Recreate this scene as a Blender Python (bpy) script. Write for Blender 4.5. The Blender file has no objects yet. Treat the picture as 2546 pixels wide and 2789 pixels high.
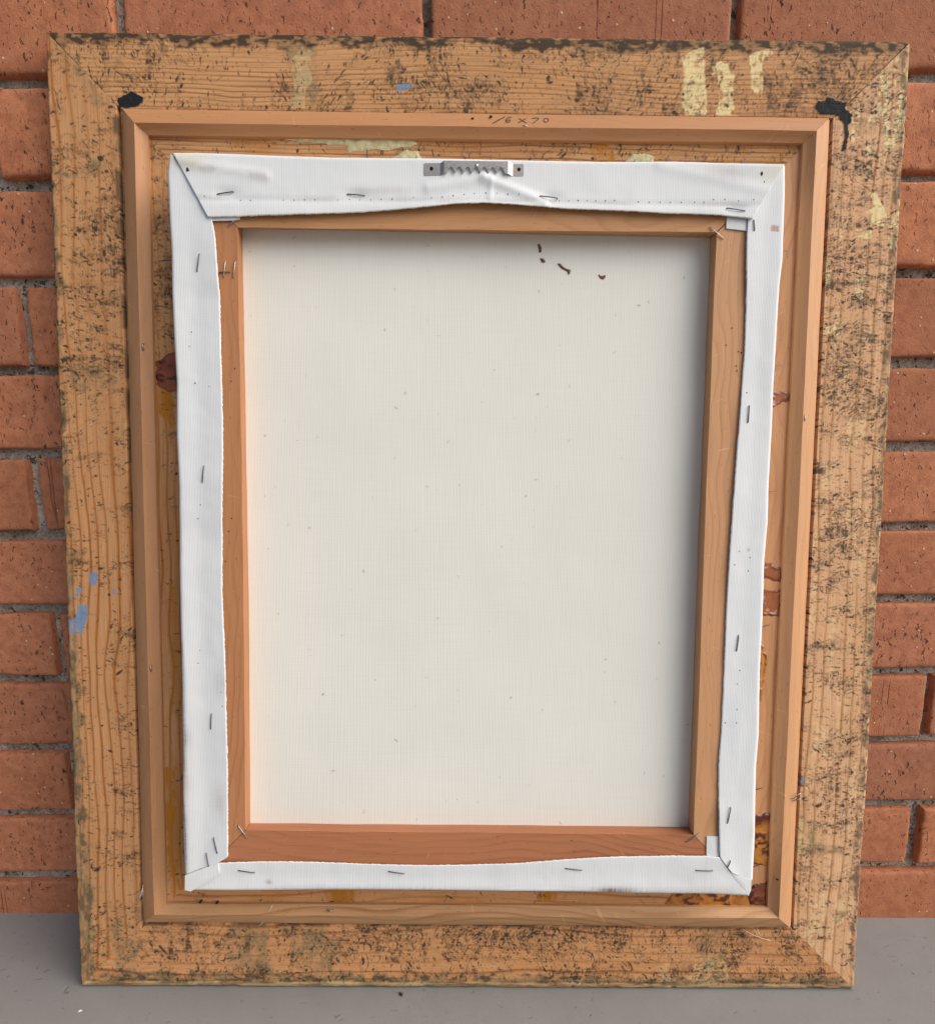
import bpy, math, random
import numpy as np
from mathutils import Matrix, Vector

# ------------------------------------------------------------------ camera, light, exposure
scene = bpy.context.scene
COL = scene.collection
cam_d = bpy.data.cameras.new('camera')
cam = bpy.data.objects.new('camera', cam_d); COL.objects.link(cam)
scene.camera = cam
PITCH, ROLL, YAW = -0.17659, 0.00971, -0.0031
def rx(a): return Matrix.Rotation(a, 3, 'X')
def ry(a): return Matrix.Rotation(a, 3, 'Y')
def rz(a): return Matrix.Rotation(a, 3, 'Z')
Rc = rz(YAW) @ rx(PITCH) @ ry(ROLL)
M = Matrix((Rc.col[0], Rc.col[2], -Rc.col[1])).transposed().to_4x4()
M.translation = (0.00127, -0.4984, 0.41532)
cam.matrix_world = M
cam_d.sensor_fit = 'HORIZONTAL'; cam_d.sensor_width = 36
cam_d.lens = 1654.347 / 2546 * 36
cam_d.shift_x = -2.718 / 2546
cam_d.shift_y = 155.32 / 2546
cam_d.clip_start = 0.01; cam_d.clip_end = 300

SUN_EL, SUN_AZ = 38.0, 65.0        # elevation; azimuth from straight behind the camera towards the right
w = bpy.data.worlds.new('World'); scene.world = w; w.use_nodes = True
nt = w.node_tree; nt.nodes.clear()
so = nt.nodes.new('ShaderNodeOutputWorld'); bg = nt.nodes.new('ShaderNodeBackground'); sk = nt.nodes.new('ShaderNodeTexSky')
sk.sky_type = 'NISHITA'; sk.sun_disc = False
sk.sun_elevation = math.radians(SUN_EL)
sk.air_density = 0.8; sk.dust_density = 5.0; sk.ozone_density = 0.3
bg.inputs['Strength'].default_value = 0.055
nt.links.new(sk.outputs[0], bg.inputs['Color']); nt.links.new(bg.outputs[0], so.inputs['Surface'])
sl = bpy.data.lights.new('sun', 'SUN'); sun = bpy.data.objects.new('sun', sl); COL.objects.link(sun)
sl.energy = 1.5; sl.angle = math.radians(72); sl.color = (1.0, 0.985, 0.965)
el, az = math.radians(SUN_EL), math.radians(SUN_AZ)
to_sun = Vector((math.sin(az) * math.cos(el), -math.cos(az) * math.cos(el), math.sin(el)))
sun.rotation_euler = to_sun.to_track_quat('Z', 'Y').to_euler()
sk.sun_rotation = math.atan2(to_sun.x, to_sun.y)
vs = scene.view_settings
vs.view_transform = 'Standard'; vs.look = 'None'; vs.gamma = 1.0; vs.exposure = 0.96

random.seed(7); rng = np.random.default_rng(11)
# measured outlines, frame-local millimetres (x, z)
D={'m_out':[(-248.1,655.9),(246.1,655.6),(250.5,55.7),(-254.5,57.2)],
 'm_ridge':[(-237.3,643.4),(235.1,643.8),(238.6,67.0),(-243.0,66.8)],
 'm_in':[(-230.6,638.2),(228.5,638.5),(231.8,72.6),(-236.1,72.8)],
 'top':[(-202.0,611.5),(-184.9,611.2),(-97.4,609.3),(-38.4,609.5),(9.0,609.2),(83.6,608.6),(131.2,609.4),(155.1,608.9),(203.2,608.9)],
 'right':[(203.5,608.6),(204.4,590.2),(205.0,549.9),(203.8,532.7),(203.4,491.4),(203.1,462.7),(203.4,443.5),(203.5,419.1),(203.3,397.0),(203.9,372.5),(202.8,344.8),(203.6,315.8),(203.6,290.2),(203.6,267.0),(205.1,221.1),(204.3,196.9),(206.0,143.0),(205.9,110.2),(204.5,103.3),(203.1,99.2)],
 'bottom':[(-208.0,100.9),(-173.0,101.0),(-102.4,102.1),(-32.0,102.2),(15.2,101.8),(80.9,101.8),(125.7,100.7),(176.7,100.6),(203.1,99.2)],
 'left':[(-202.5,611.7),(-203.3,609.2),(-204.8,599.1),(-204.4,571.8),(-203.9,551.2),(-204.2,522.4),(-203.6,482.5),(-203.0,463.5),(-204.1,427.4),(-203.5,393.2),(-205.0,324.9),(-205.4,274.0),(-206.6,205.8),(-208.1,140.3),(-207.9,113.1),(-207.9,103.5),(-207.4,100.9)],
 'left_in':[(-175.9,569.3),(-173.7,557.0),(-173.1,546.1),(-171.7,518.9),(-171.9,487.2),(-171.8,451.6),(-171.9,430.0),(-172.8,393.5),(-175.0,325.3),(-174.9,302.6),(-174.3,274.5),(-174.1,206.4),(-175.6,127.8)],
 'bottom_in':[(-183.0,123.0),(-146.1,123.9),(-115.2,123.8),(-68.4,122.3),(-32.0,121.9),(1.9,122.5),(34.5,124.1),(67.1,127.0),(98.3,129.2),(148.9,130.3),(171.1,130.2),(180.3,129.3)],
 'right_in':[(179.3,575.0),(179.5,560.9),(181.4,514.5),(181.8,486.2),(180.9,458.7),(180.4,443.1),(179.4,418.8),(178.8,396.8),(178.4,387.0),(178.1,368.4),(177.6,349.8),(177.3,322.0),(177.4,290.2),(177.8,255.4),(177.6,221.3),(176.8,197.1),(178.7,152.3),(180.3,129.4)],
 'top_in':[(-178.1,570.0),(-161.4,570.5),(-103.4,572.7),(-73.9,574.3),(-44.2,576.7),(-14.5,579.6),(3.4,580.3),(27.1,579.4),(56.9,577.8),(96.7,576.8),(119.8,575.7),(143.7,575.4),(164.1,574.8),(172.2,574.0),(182.6,572.9)],
 's_front':[(-160.2,565.2),(160.1,565.6),(161.5,145.1),(-163.7,146.5)],
 's_back':[(-161.7,570.5),(161.1,568.0),(162.3,144.4),(-164.8,144.9)],
 'tab_tr':[(166.0,574.9),(179.3,574.3),(179.7,566.4),(166.1,567.8)],
 'tab_br':[(170.7,144.4),(179.3,144.6),(180.3,128.8),(171.2,128.7)],
 'staples':[(-171.9,584.8),(-161.2,586.5),(-86.1,585.8),(-74.7,585.0),(40.8,585.4),(52.3,584.2),(164.9,579.6),(177.0,578.0),(183.7,572.9),(184.5,566.1),(-184.6,546.8),(-186.5,535.9),(-185.6,407.3),(-186.9,396.1),(-184.8,233.5),(-185.6,222.5),(-185.7,141.9),(-183.4,130.3),(-191.4,129.9),(-189.5,118.5),(-168.8,117.3),(-157.1,115.5),(-60.0,117.2),(-48.6,115.5),(68.4,120.4),(80.5,119.0),(163.2,119.5),(175.5,119.2),(188.0,126.8),(186.1,122.3),(186.5,166.7),(184.7,155.2),(186.9,292.7),(185.9,281.4),(186.6,451.5),(186.2,440.2)],
 'staples_wood':[(155.3,568.4),(164.3,561.5),(-168.3,150.3),(-162.2,141.3),(156.1,140.0),(165.6,146.6),(-165.9,565.2),(-161.3,569.5),(-168.2,543.1),(-169.7,533.0),(-161.6,543.1),(-163.1,532.7),(-172.4,535.7),(-165.6,536.3)],
 'holes':[(-180.1,583.4),(-156.5,581.1),(-150.0,581.1),(-128.3,581.4),(-121.3,581.5),(-114.2,581.8),(-107.3,581.9),(-107.4,581.9),(-92.2,581.9),(-84.7,582.5),(-78.0,582.3),(-70.5,582.2),(-63.7,582.6),(-56.6,582.8),(-42.4,583.8),(-30.5,583.6),(-23.4,584.1),(-16.3,585.0),(-9.2,585.9),(-2.3,586.6),(5.2,587.0),(12.5,587.0),(19.7,586.3),(27.0,586.1),(47.9,582.8),(53.8,583.1),(60.1,583.0),(66.3,583.3),(72.3,583.3),(78.0,583.2),(84.4,583.4),(90.4,583.7),(106.2,582.8),(84.5,583.5),(90.2,583.5),(106.1,582.7),(113.3,582.8),(120.6,582.9),(127.3,582.9),(134.7,583.0),(143.4,583.1),(149.6,583.2),(155.9,584.9),(163.4,585.1),(172.6,584.3),(182.5,585.1),(-189.8,599.5),(189.1,596.6),(-191.8,496.6),(-193.5,487.2),(-190.3,462.9),(-180.6,460.8),(-188.8,380.8),(-190.7,371.3),(-192.3,278.9),(-193.6,269.7),(-177.7,249.2),(-176.9,239.2),(184.7,460.3),(192.3,347.7),(191.5,338.3),(184.6,352.0),(181.6,342.6),(189.1,267.3),(187.7,257.6),(188.3,239.2),(188.3,229.3),(180.3,229.2)],
 'wood_holes':[(-163.6,473.2),(-166.3,464.7),(-168.2,371.6),(-170.5,362.7),(-173.2,341.9),(173.1,503.4),(169.6,492.1),(178.1,487.9),(180.2,487.2),(177.1,478.4),(177.7,475.2)],
 'm_nails':[(-236.8,493.1),(-239.2,259.9),(237.9,447.5),(32.6,644.7),(-108.1,70.6)],
 'm_holes':[(211.9,645.9),(224.9,644.4),(-3.8,650.5),(8.9,652.1),(239.7,109.0),(236.8,97.4),(-209.6,74.1),(-196.9,73.3)],
 'txt':[[(18.9,652.9),(10.2,646.6)],[(23.5,652.0),(21.4,652.6),(19.6,650.6),(19.1,648.4),(20.9,647.6),(22.8,648.7),(22.4,650.1),(19.8,649.6)],[(28.6,651.3),(33.4,647.4)],[(33.3,651.3),(27.9,647.4)],[(37.8,651.4),(40.2,652.2),(42.7,651.4),(40.2,649.1),(37.9,647.0)],[(47.0,651.9),(45.3,650.2),(45.9,648.3),(47.7,648.2),(49.3,650.0),(48.8,651.6),(47.0,651.9)]],
 'brads':[(-77.6,631.5),(-77.6,625.1),(-43.1,627.4),(-43.1,625.1),(9.7,628.5),(9.8,625.4),(36.0,627.3),(36.0,625.2),(188.7,628.9),(188.9,625.0),(167.2,627.2),(167.3,625.2),(135.1,627.8),(135.2,624.8),(110.8,626.9),(110.8,624.5),(-182.8,629.5),(-181.9,625.9),(218.4,566.0),(222.0,565.8),(216.7,485.6),(222.3,485.7),(217.4,394.8),(222.3,395.1),(217.7,294.2),(223.1,295.4),(218.5,167.4),(223.9,168.4),(221.1,105.9),(227.0,107.4),(-223.7,379.8),(-216.8,379.5),(-224.8,272.0),(-219.4,271.8),(-223.7,472.9),(-217.3,472.4),(-226.9,553.9),(-218.6,554.3)],
 'spots':[[(41.8,562.1),(43.0,562.3),(44.5,559.7),(44.2,556.9),(43.1,556.7),(42.9,558.9)],[(44.0,552.7),(45.5,553.0),(47.4,551.0),(46.6,550.2),(45.3,550.6)],[(56.3,549.5),(57.6,549.7),(59.1,548.1),(62.4,546.0),(64.9,545.2),(64.6,543.2),(63.5,542.4),(62.9,544.4),(58.7,546.7)],[(84.5,542.6),(85.8,541.8),(87.5,541.4),(89.1,542.4),(89.6,541.4),(87.9,539.4),(85.8,540.2)]],
 'glue':{'right_a':[(215.8,342.2),(221.9,341.6),(230.9,337.0),(230.8,326.6),(223.2,329.2),(216.4,330.8)],
 'right_b':[(216.1,322.7),(224.9,321.6),(231.4,322.1),(231.7,301.3),(217.1,302.0)],
 'right_c':[(216.4,281.7),(220.3,279.0),(223.2,270.7),(222.9,254.1),(220.4,236.0),(217.7,236.0)],
 'right_d':[(216.2,467.6),(223.4,468.6),(230.1,466.4),(230.8,460.7),(225.8,459.7),(220.7,456.7),(216.8,456.0)],
 'right_e':[(219.7,146.3),(232.2,146.7),(232.8,127.3),(232.9,105.1),(221.6,105.6)],
 'right_f':[(235.2,92.2),(231.7,92.2),(231.5,83.3),(232.7,72.3),(220.0,72.9),(216.1,81.0),(221.3,89.2)],
 'bottom_a':[(152.3,71.8),(157.7,79.9),(158.2,84.4),(221.5,84.8),(232.5,77.4),(232.8,71.2),(189.7,71.6)],
 'left_a':[(-233.6,484.7),(-227.0,485.8),(-221.7,489.9),(-215.2,491.9),(-216.0,464.5),(-221.9,463.2),(-225.1,465.7),(-230.3,466.9),(-232.3,474.6),(-230.9,479.7)],
 'cream_a':[(-135.4,640.2),(-45.7,639.7),(-43.2,635.9),(-63.4,632.6),(-91.3,631.1),(-92.5,635.3),(-135.4,637.8)],
 'cream_b':[(-60.9,626.1),(-50.8,631.6),(-41.9,631.7),(-38.8,625.1)],
 'cream_c':[(103.7,625.6),(108.7,630.5),(115.0,631.7),(124.6,629.7),(124.7,625.2)]},'paint':{'cream1':[(142.1,697.0),(150.7,701.2),(157.5,703.7),(159.0,684.2),(161.2,667.6),(161.3,658.1),(146.1,657.9),(142.6,667.4),(144.0,680.5)],
 'cream2':[(162.7,686.6),(163.7,691.4),(168.0,694.0),(175.1,691.5),(176.5,686.8),(179.8,685.1),(179.3,667.8),(181.9,658.3),(167.7,658.2),(169.8,667.7),(167.7,686.7),(164.6,684.9)],
 'cream3':[(189.3,697.6),(194.8,700.6),(204.7,703.7),(206.2,699.0),(199.5,695.4),(199.1,684.7),(200.5,681.2),(199.4,670.5),(196.3,669.5),(192.1,677.5)],
 'cream4':[(280.3,606.3),(284.1,607.5),(291.3,595.4),(294.5,585.6),(281.7,584.2),(277.2,594.0),(283.4,597.8)],
 'cream5':[(270.2,581.6),(283.2,581.8),(282.3,575.6),(271.8,576.7)],
 'cream6':[(-130.8,691.3),(-123.2,699.6),(-115.7,697.3),(-118.4,685.5),(-115.3,678.5),(-121.1,671.3),(-121.2,659.5),(-132.6,659.3),(-128.6,671.2)],
 'cream7':[(251.0,512.8),(257.4,515.4),(262.7,513.6),(257.7,509.1),(251.2,509.0)],
 'cream8':[(177.8,25.6),(186.2,28.7),(203.5,24.3),(205.6,10.7),(198.7,3.0),(167.1,8.9),(178.2,15.1)],
 'cream9':[(148.1,19.4),(157.9,24.0),(160.0,7.4),(151.4,7.3)],
 'black1':[(-252.4,664.4),(-247.9,666.2),(-242.2,668.9),(-239.1,667.5),(-234.2,664.6),(-235.6,661.6),(-240.1,658.3),(-249.5,657.9),(-251.5,656.5)],
 'black2':[(237.1,665.0),(239.5,668.0),(244.5,668.6),(245.6,671.6),(253.4,668.7),(257.3,667.0),(259.8,668.2),(258.8,664.0),(264.1,659.9),(263.8,654.5),(261.3,653.3),(262.3,647.3),(261.7,636.4),(258.0,635.2),(259.3,644.9),(258.2,653.2),(254.0,659.2),(241.2,659.6)],
 'blue1':[(-58.2,675.9),(-53.4,676.7),(-45.9,676.7),(-44.6,673.4),(-47.1,672.2),(-50.9,673.6),(-54.1,671.5),(-57.5,672.1)],
 'blue2':[(-286.5,329.0),(-284.0,331.1),(-280.1,328.4),(-281.1,322.3),(-284.5,320.3),(-286.4,322.3)],
 'blue3':[(-298.8,314.1),(-296.6,318.1),(-289.1,320.9),(-290.1,315.5),(-294.8,313.4),(-298.3,310.7)],
 'blue4':[(-303.8,293.7),(-298.3,295.1),(-296.3,304.6),(-293.1,306.7),(-288.5,305.4),(-289.5,296.5),(-292.0,286.9),(-295.5,282.8),(-304.1,285.5)],
 'blue5':[(-270.0,314.3),(-268.9,319.1),(-266.6,315.7),(-267.0,313.0)],
 'blue6':[(253.1,175.3),(256.8,176.3),(257.4,172.0),(253.7,171.0)],
 'olive1':[(-136.9,700.6),(-113.1,703.2),(-110.9,680.9),(-109.8,664.3),(-121.2,658.3),(-133.8,660.5),(-131.0,680.7)],
 'olive2':[(-298.7,705.6),(-280.6,692.9),(-266.5,671.9),(-259.6,657.8),(-269.6,657.7),(-281.2,678.8),(-294.3,693.9)],
 'olive3':[(-299.1,617.8),(-286.6,614.3),(-271.0,624.2),(-256.0,621.9),(-266.4,614.6),(-284.3,609.5),(-299.5,610.5)],
 'olive4':[(-306.1,120.3),(-296.8,111.7),(-295.9,100.0),(-300.4,91.2),(-290.9,85.4),(-279.9,81.1),(-285.7,76.6),(-299.5,80.9),(-306.1,88.2)],
 'olive5':[(-283.9,52.9),(-272.3,61.9),(-271.5,47.1),(-259.2,35.2),(-262.9,11.2),(-279.8,12.6),(-280.1,41.1)],
 'olive6':[(-195.6,41.5),(-185.5,53.5),(-157.4,53.7),(-158.0,20.8),(-144.0,10.3),(-186.5,11.6),(-193.2,28.1)],
 'olive7':[(-143.3,50.8),(-115.2,52.4),(-101.2,36.1),(-108.5,13.5),(-129.8,8.9),(-140.9,23.9)],
 'olive8':[(172.5,52.6),(202.3,52.8),(204.9,25.8),(186.8,15.1),(178.8,37.7)],
 'olive9':[(252.5,147.2),(268.2,141.5),(269.2,124.1),(293.2,121.3),(292.3,114.0),(265.6,112.4),(254.7,106.4)],
 'olive10':[(282.5,65.2),(293.5,71.2),(298.2,63.8),(288.7,56.3)],
 'olive11':[(-307.2,79.4),(-301.3,70.6),(-302.6,40.9),(-307.1,34.9)],
 'amber1':[(-234.7,473.5),(-224.0,474.9),(-219.6,457.0),(-221.4,424.7),(-224.2,427.3),(-228.9,444.0),(-233.9,450.4)],
 'amber2':[(-236.4,181.1),(-227.2,181.1),(-226.7,152.6),(-229.4,123.7),(-228.5,94.6),(-224.0,81.4),(-233.9,79.9),(-235.7,109.1),(-236.4,152.5)],
 'amber3':[(79.1,639.7),(88.6,640.4),(97.7,635.7),(98.0,626.1),(80.1,625.8)],
 'amber4':[(-115.8,84.3),(-88.5,84.4),(-89.1,70.7),(-112.5,71.2)],
 'amber5':[(157.1,85.2),(222.0,85.6),(233.0,76.8),(233.3,70.6),(158.9,73.4)],
 'amber6':[(50.5,81.6),(70.2,81.7),(67.6,72.8),(53.5,74.2)],
 'olive12':[(-301.7,481.7),(-271.8,483.3),(-256.7,469.4),(-267.4,462.9),(-293.4,463.9)]},'threads':[[(-152.3,74.8),(-155.2,69.6),(-158.8,62.3),(-162.3,56.4),(-166.6,53.4)],[(-253.1,87.7),(-255.8,79.2),(-259.1,72.7)],[(-253.5,83.6),(-254.3,76.3),(-255.0,71.7)],[(-253.3,80.7),(-253.3,73.4)],[(213.9,54.3),(222.3,49.1),(229.5,45.9),(236.7,43.5)],[(222.5,54.3),(225.1,49.9),(227.5,46.4)],[(224.9,54.6),(227.3,49.9),(228.6,46.9)]],
 'gap_staples':[(245.7,161.9),(250.2,167.3),(247.2,160.2),(250.0,163.0)],
 'crumbs':[(-0.0537,-0.0869),(-0.2955,-0.1022)]}

# ------------------------------------------------------------------ helpers
def mesh_obj(name, verts, faces, mat=None, parent=None, uv=None, smooth=False, attrs=None):
    me = bpy.data.meshes.new(name)
    me.from_pydata([tuple(v) for v in verts], [], [tuple(f) for f in faces])
    if uv is not None: set_uv(me, uv)
    finish(me, mat, smooth, attrs)
    o = bpy.data.objects.new(name, me); COL.objects.link(o)
    if parent: o.parent = parent
    return o
def finish(me, mat, smooth, attrs):
    if attrs:
        for k, a in attrs.items():
            ca = me.color_attributes.new(k, 'FLOAT_COLOR', 'POINT')
            ca.data.foreach_set('color', np.ascontiguousarray(a, dtype=np.float32).ravel())
    if smooth: me.polygons.foreach_set('use_smooth', [True] * len(me.polygons))
    if mat: me.materials.append(mat)
    me.update()
def set_uv(me, uv):
    l = me.uv_layers.new(name='UVMap')
    vi = np.empty(len(me.loops), dtype=np.int32); me.loops.foreach_get('vertex_index', vi)
    l.data.foreach_set('uv', np.asarray(uv, dtype=np.float32)[vi].ravel())
def grid_obj(name, P, mat, parent, uv=None, attrs=None, smooth=True, flip=False):
    """P: (n, m, 3) array of points, one quad per cell."""
    n, m = P.shape[:2]
    i = np.arange(n * m).reshape(n, m)
    q = np.stack([i[:-1, :-1], i[:-1, 1:], i[1:, 1:], i[1:, :-1]], -1).reshape(-1, 4)
    if flip: q = q[:, ::-1]
    me = bpy.data.meshes.new(name)
    me.vertices.add(n * m); me.vertices.foreach_set('co', np.ascontiguousarray(P, dtype=np.float32).ravel())
    me.loops.add(q.size); me.loops.foreach_set('vertex_index', np.ascontiguousarray(q, dtype=np.int32).ravel())
    me.polygons.add(len(q)); me.polygons.foreach_set('loop_start', np.arange(0, q.size, 4, dtype=np.int32))
    me.update(calc_edges=True); me.validate()
    if uv is not None: set_uv(me, uv.reshape(-1, 2))
    finish(me, mat, smooth, {k: a.reshape(-1, 4) for k, a in attrs.items()} if attrs else None)
    o = bpy.data.objects.new(name, me); COL.objects.link(o)
    if parent: o.parent = parent
    return o
def empty(name, label, cat):
    o = bpy.data.objects.new(name, None); COL.objects.link(o)
    o.empty_display_size = 0.05; o['label'] = label; o['category'] = cat
    return o
def loc(x, z, d): return (x / 1000, -d / 1000, z / 1000)          # frame-local millimetres, d = out of the back face
def tube(path, r, sides=6):
    """verts, faces of a round wire along a path of local points (metres)."""
    path = [Vector(p) for p in path]; V = []; Fc = []
    for k, p in enumerate(path):
        t = (path[min(k + 1, len(path) - 1)] - path[max(k - 1, 0)]).normalized()
        a = t.orthogonal().normalized()
        if k and a.dot(pa) < 0: a = -a
        a = (a if not k else (pa - t * pa.dot(t)).normalized()); pa = a
        b = t.cross(a)
        for s in range(sides):
            an = 2 * math.pi * s / sides
            V.append(p + (a * math.cos(an) + b * math.sin(an)) * r)
    for k in range(len(path) - 1):
        for s in range(sides):
            q = (s + 1) % sides
            Fc.append((k * sides + s, k * sides + q, (k + 1) * sides + q, (k + 1) * sides + s))
    Fc.append(tuple(range(sides))[::-1]); Fc.append(tuple(range((len(path) - 1) * sides, len(path) * sides)))
    return V, Fc
def join(parts):
    V = []; Fc = []
    for v, f in parts:
        o = len(V); V += list(v); Fc += [tuple(i + o for i in q) for q in f]
    return V, Fc
def vnoise(X, Y, cx, cy, seed):
    """smooth value noise in 0..1 at points X, Y (mm) with cells cx, cy."""
    r = np.random.default_rng(seed); N = 256
    T = r.random((N, N)).astype(np.float32)
    x = X / cx + 1000.0; y = Y / cy + 1000.0
    xi = np.floor(x).astype(int); yi = np.floor(y).astype(int)
    fx = x - xi; fy = y - yi; fx = fx * fx * (3 - 2 * fx); fy = fy * fy * (3 - 2 * fy)
    a = T[xi % N, yi % N]; b = T[(xi + 1) % N, yi % N]; c = T[xi % N, (yi + 1) % N]; d = T[(xi + 1) % N, (yi + 1) % N]
    return (a * (1 - fx) + b * fx) * (1 - fy) + (c * (1 - fx) + d * fx) * fy
def fbm(X, Y, cx, cy, seed, oct=3):
    s = 0; a = 1; t = 0
    for k in range(oct):
        s = s + a * vnoise(X, Y, cx / 2 ** k, cy / 2 ** k, seed + 17 * k); t += a; a *= .55
    return s / t
def sstep(a, b, x):
    t = np.clip((x - a) / (b - a), 0, 1); return t * t * (3 - 2 * t)
def in_poly(X, Y, poly):
    ins = np.zeros(X.shape, bool); n = len(poly)
    for k in range(n):
        x1, y1 = poly[k]; x2, y2 = poly[(k + 1) % n]
        if y1 == y2: continue
        c = ((y1 > Y) != (y2 > Y)) & (X < (x2 - x1) * (Y - y1) / (y2 - y1) + x1)
        ins ^= c
    return ins
def poly_dist(X, Y, poly):
    D_ = np.full(X.shape, 1e9); n = len(poly)
    for k in range(n):
        x1, y1 = poly[k]; x2, y2 = poly[(k + 1) % n]
        dx, dy = x2 - x1, y2 - y1; L = dx * dx + dy * dy + 1e-9
        t = np.clip(((X - x1) * dx + (Y - y1) * dy) / L, 0, 1)
        D_ = np.minimum(D_, np.hypot(X - x1 - t * dx, Y - y1 - t * dy))
    return D_
def resample(pts, n):
    p = np.array(pts, float); s = np.r_[0, np.cumsum(np.hypot(*np.diff(p, axis=0).T))]
    t = np.linspace(0, s[-1], n)
    out = np.stack([np.interp(t, s, p[:, 0]), np.interp(t, s, p[:, 1])], 1)
    k = max(3, n // 110) | 1                                        # round the kinks a little
    pad = np.pad(out, ((k // 2, k // 2), (0, 0)), 'edge')
    sm = np.stack([np.convolve(pad[:, i], np.ones(k) / k, 'valid') for i in (0, 1)], 1)
    sm[0], sm[-1] = out[0], out[-1]
    return sm

# ------------------------------------------------------------------ materials
class NB:
    def __init__(s, name):
        s.m = bpy.data.materials.new(name); s.m.use_nodes = True; s.t = s.m.node_tree
        s.b = s.t.nodes['Principled BSDF']
    def n(s, kind, **kw):
        k = s.t.nodes.new('ShaderNode' + kind)
        for a, v in kw.items():
            if a in k.inputs.keys(): s.set(k.inputs[a], v)
            else: setattr(k, a, v)
        return k
    def set(s, sock, v):
        if isinstance(v, bpy.types.NodeSocket): s.t.links.new(v, sock)
        else: sock.default_value = v
    def noise(s, vec, scale, detail=3, rough=.5, dist=0):
        k = s.n('TexNoise'); s.set(k.inputs['Vector'], vec)
        for a, v in (('Scale', scale), ('Detail', detail), ('Roughness', rough), ('Distortion', dist)): k.inputs[a].default_value = v
        return k.outputs['Fac']
    def ramp(s, f, stops, interp='LINEAR'):
        k = s.n('ValToRGB'); s.set(k.inputs[0], f); e = k.color_ramp.elements; k.color_ramp.interpolation = interp
        while len(e) < len(stops): e.new(.5)
        for q, (p, c) in zip(e, stops):
            q.position = p; q.color = (c, c, c, 1) if isinstance(c, (int, float)) else (*c, 1)
        return k.outputs[0]
    def mix(s, f, a, b, mode='MIX'):
        k = s.n('Mix', data_type='RGBA', blend_type=mode); k.clamp_factor = True
        s.set(k.inputs[0], f)
        for i, v in ((6, a), (7, b)):
            s.set(k.inputs[i], v if isinstance(v, bpy.types.NodeSocket) else (*v, 1) if len(v) == 3 else v)
        return k.outputs[2]
    def math(s, op, a, b=0.0, c=0.0):
        k = s.n('Math', operation=op)
        for i, v in enumerate((a, b, c)): s.set(k.inputs[i], v)
        return k.outputs[0]
    def mapping(s, vec, scale=(1, 1, 1), loc=(0, 0, 0)):
        k = s.n('Mapping'); s.set(k.inputs['Vector'], vec); k.inputs['Scale'].default_value = scale; s.set(k.inputs['Location'], loc)
        return k.outputs[0]
    def bump(s, h, strength, dist, nrm=None):
        k = s.n('Bump'); s.set(k.inputs['Height'], h); k.inputs['Strength'].default_value = strength; k.inputs['Distance'].default_value = dist
        if nrm: s.set(k.inputs['Normal'], nrm)
        return k.outputs[0]
    def out(s, col=None, rough=.7, nrm=None, metal=0, spec=.5):
        if col is not None: s.set(s.b.inputs['Base Color'], col if isinstance(col, bpy.types.NodeSocket) else (*col, 1))
        s.set(s.b.inputs['Roughness'], rough); s.b.inputs['Metallic'].default_value = metal
        s.b.inputs['Specular IOR Level'].default_value = spec
        if nrm: s.set(s.b.inputs['Normal'], nrm)
        return s.m
def objco(b):
    return b.n('TexCoord').outputs['Object']

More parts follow.
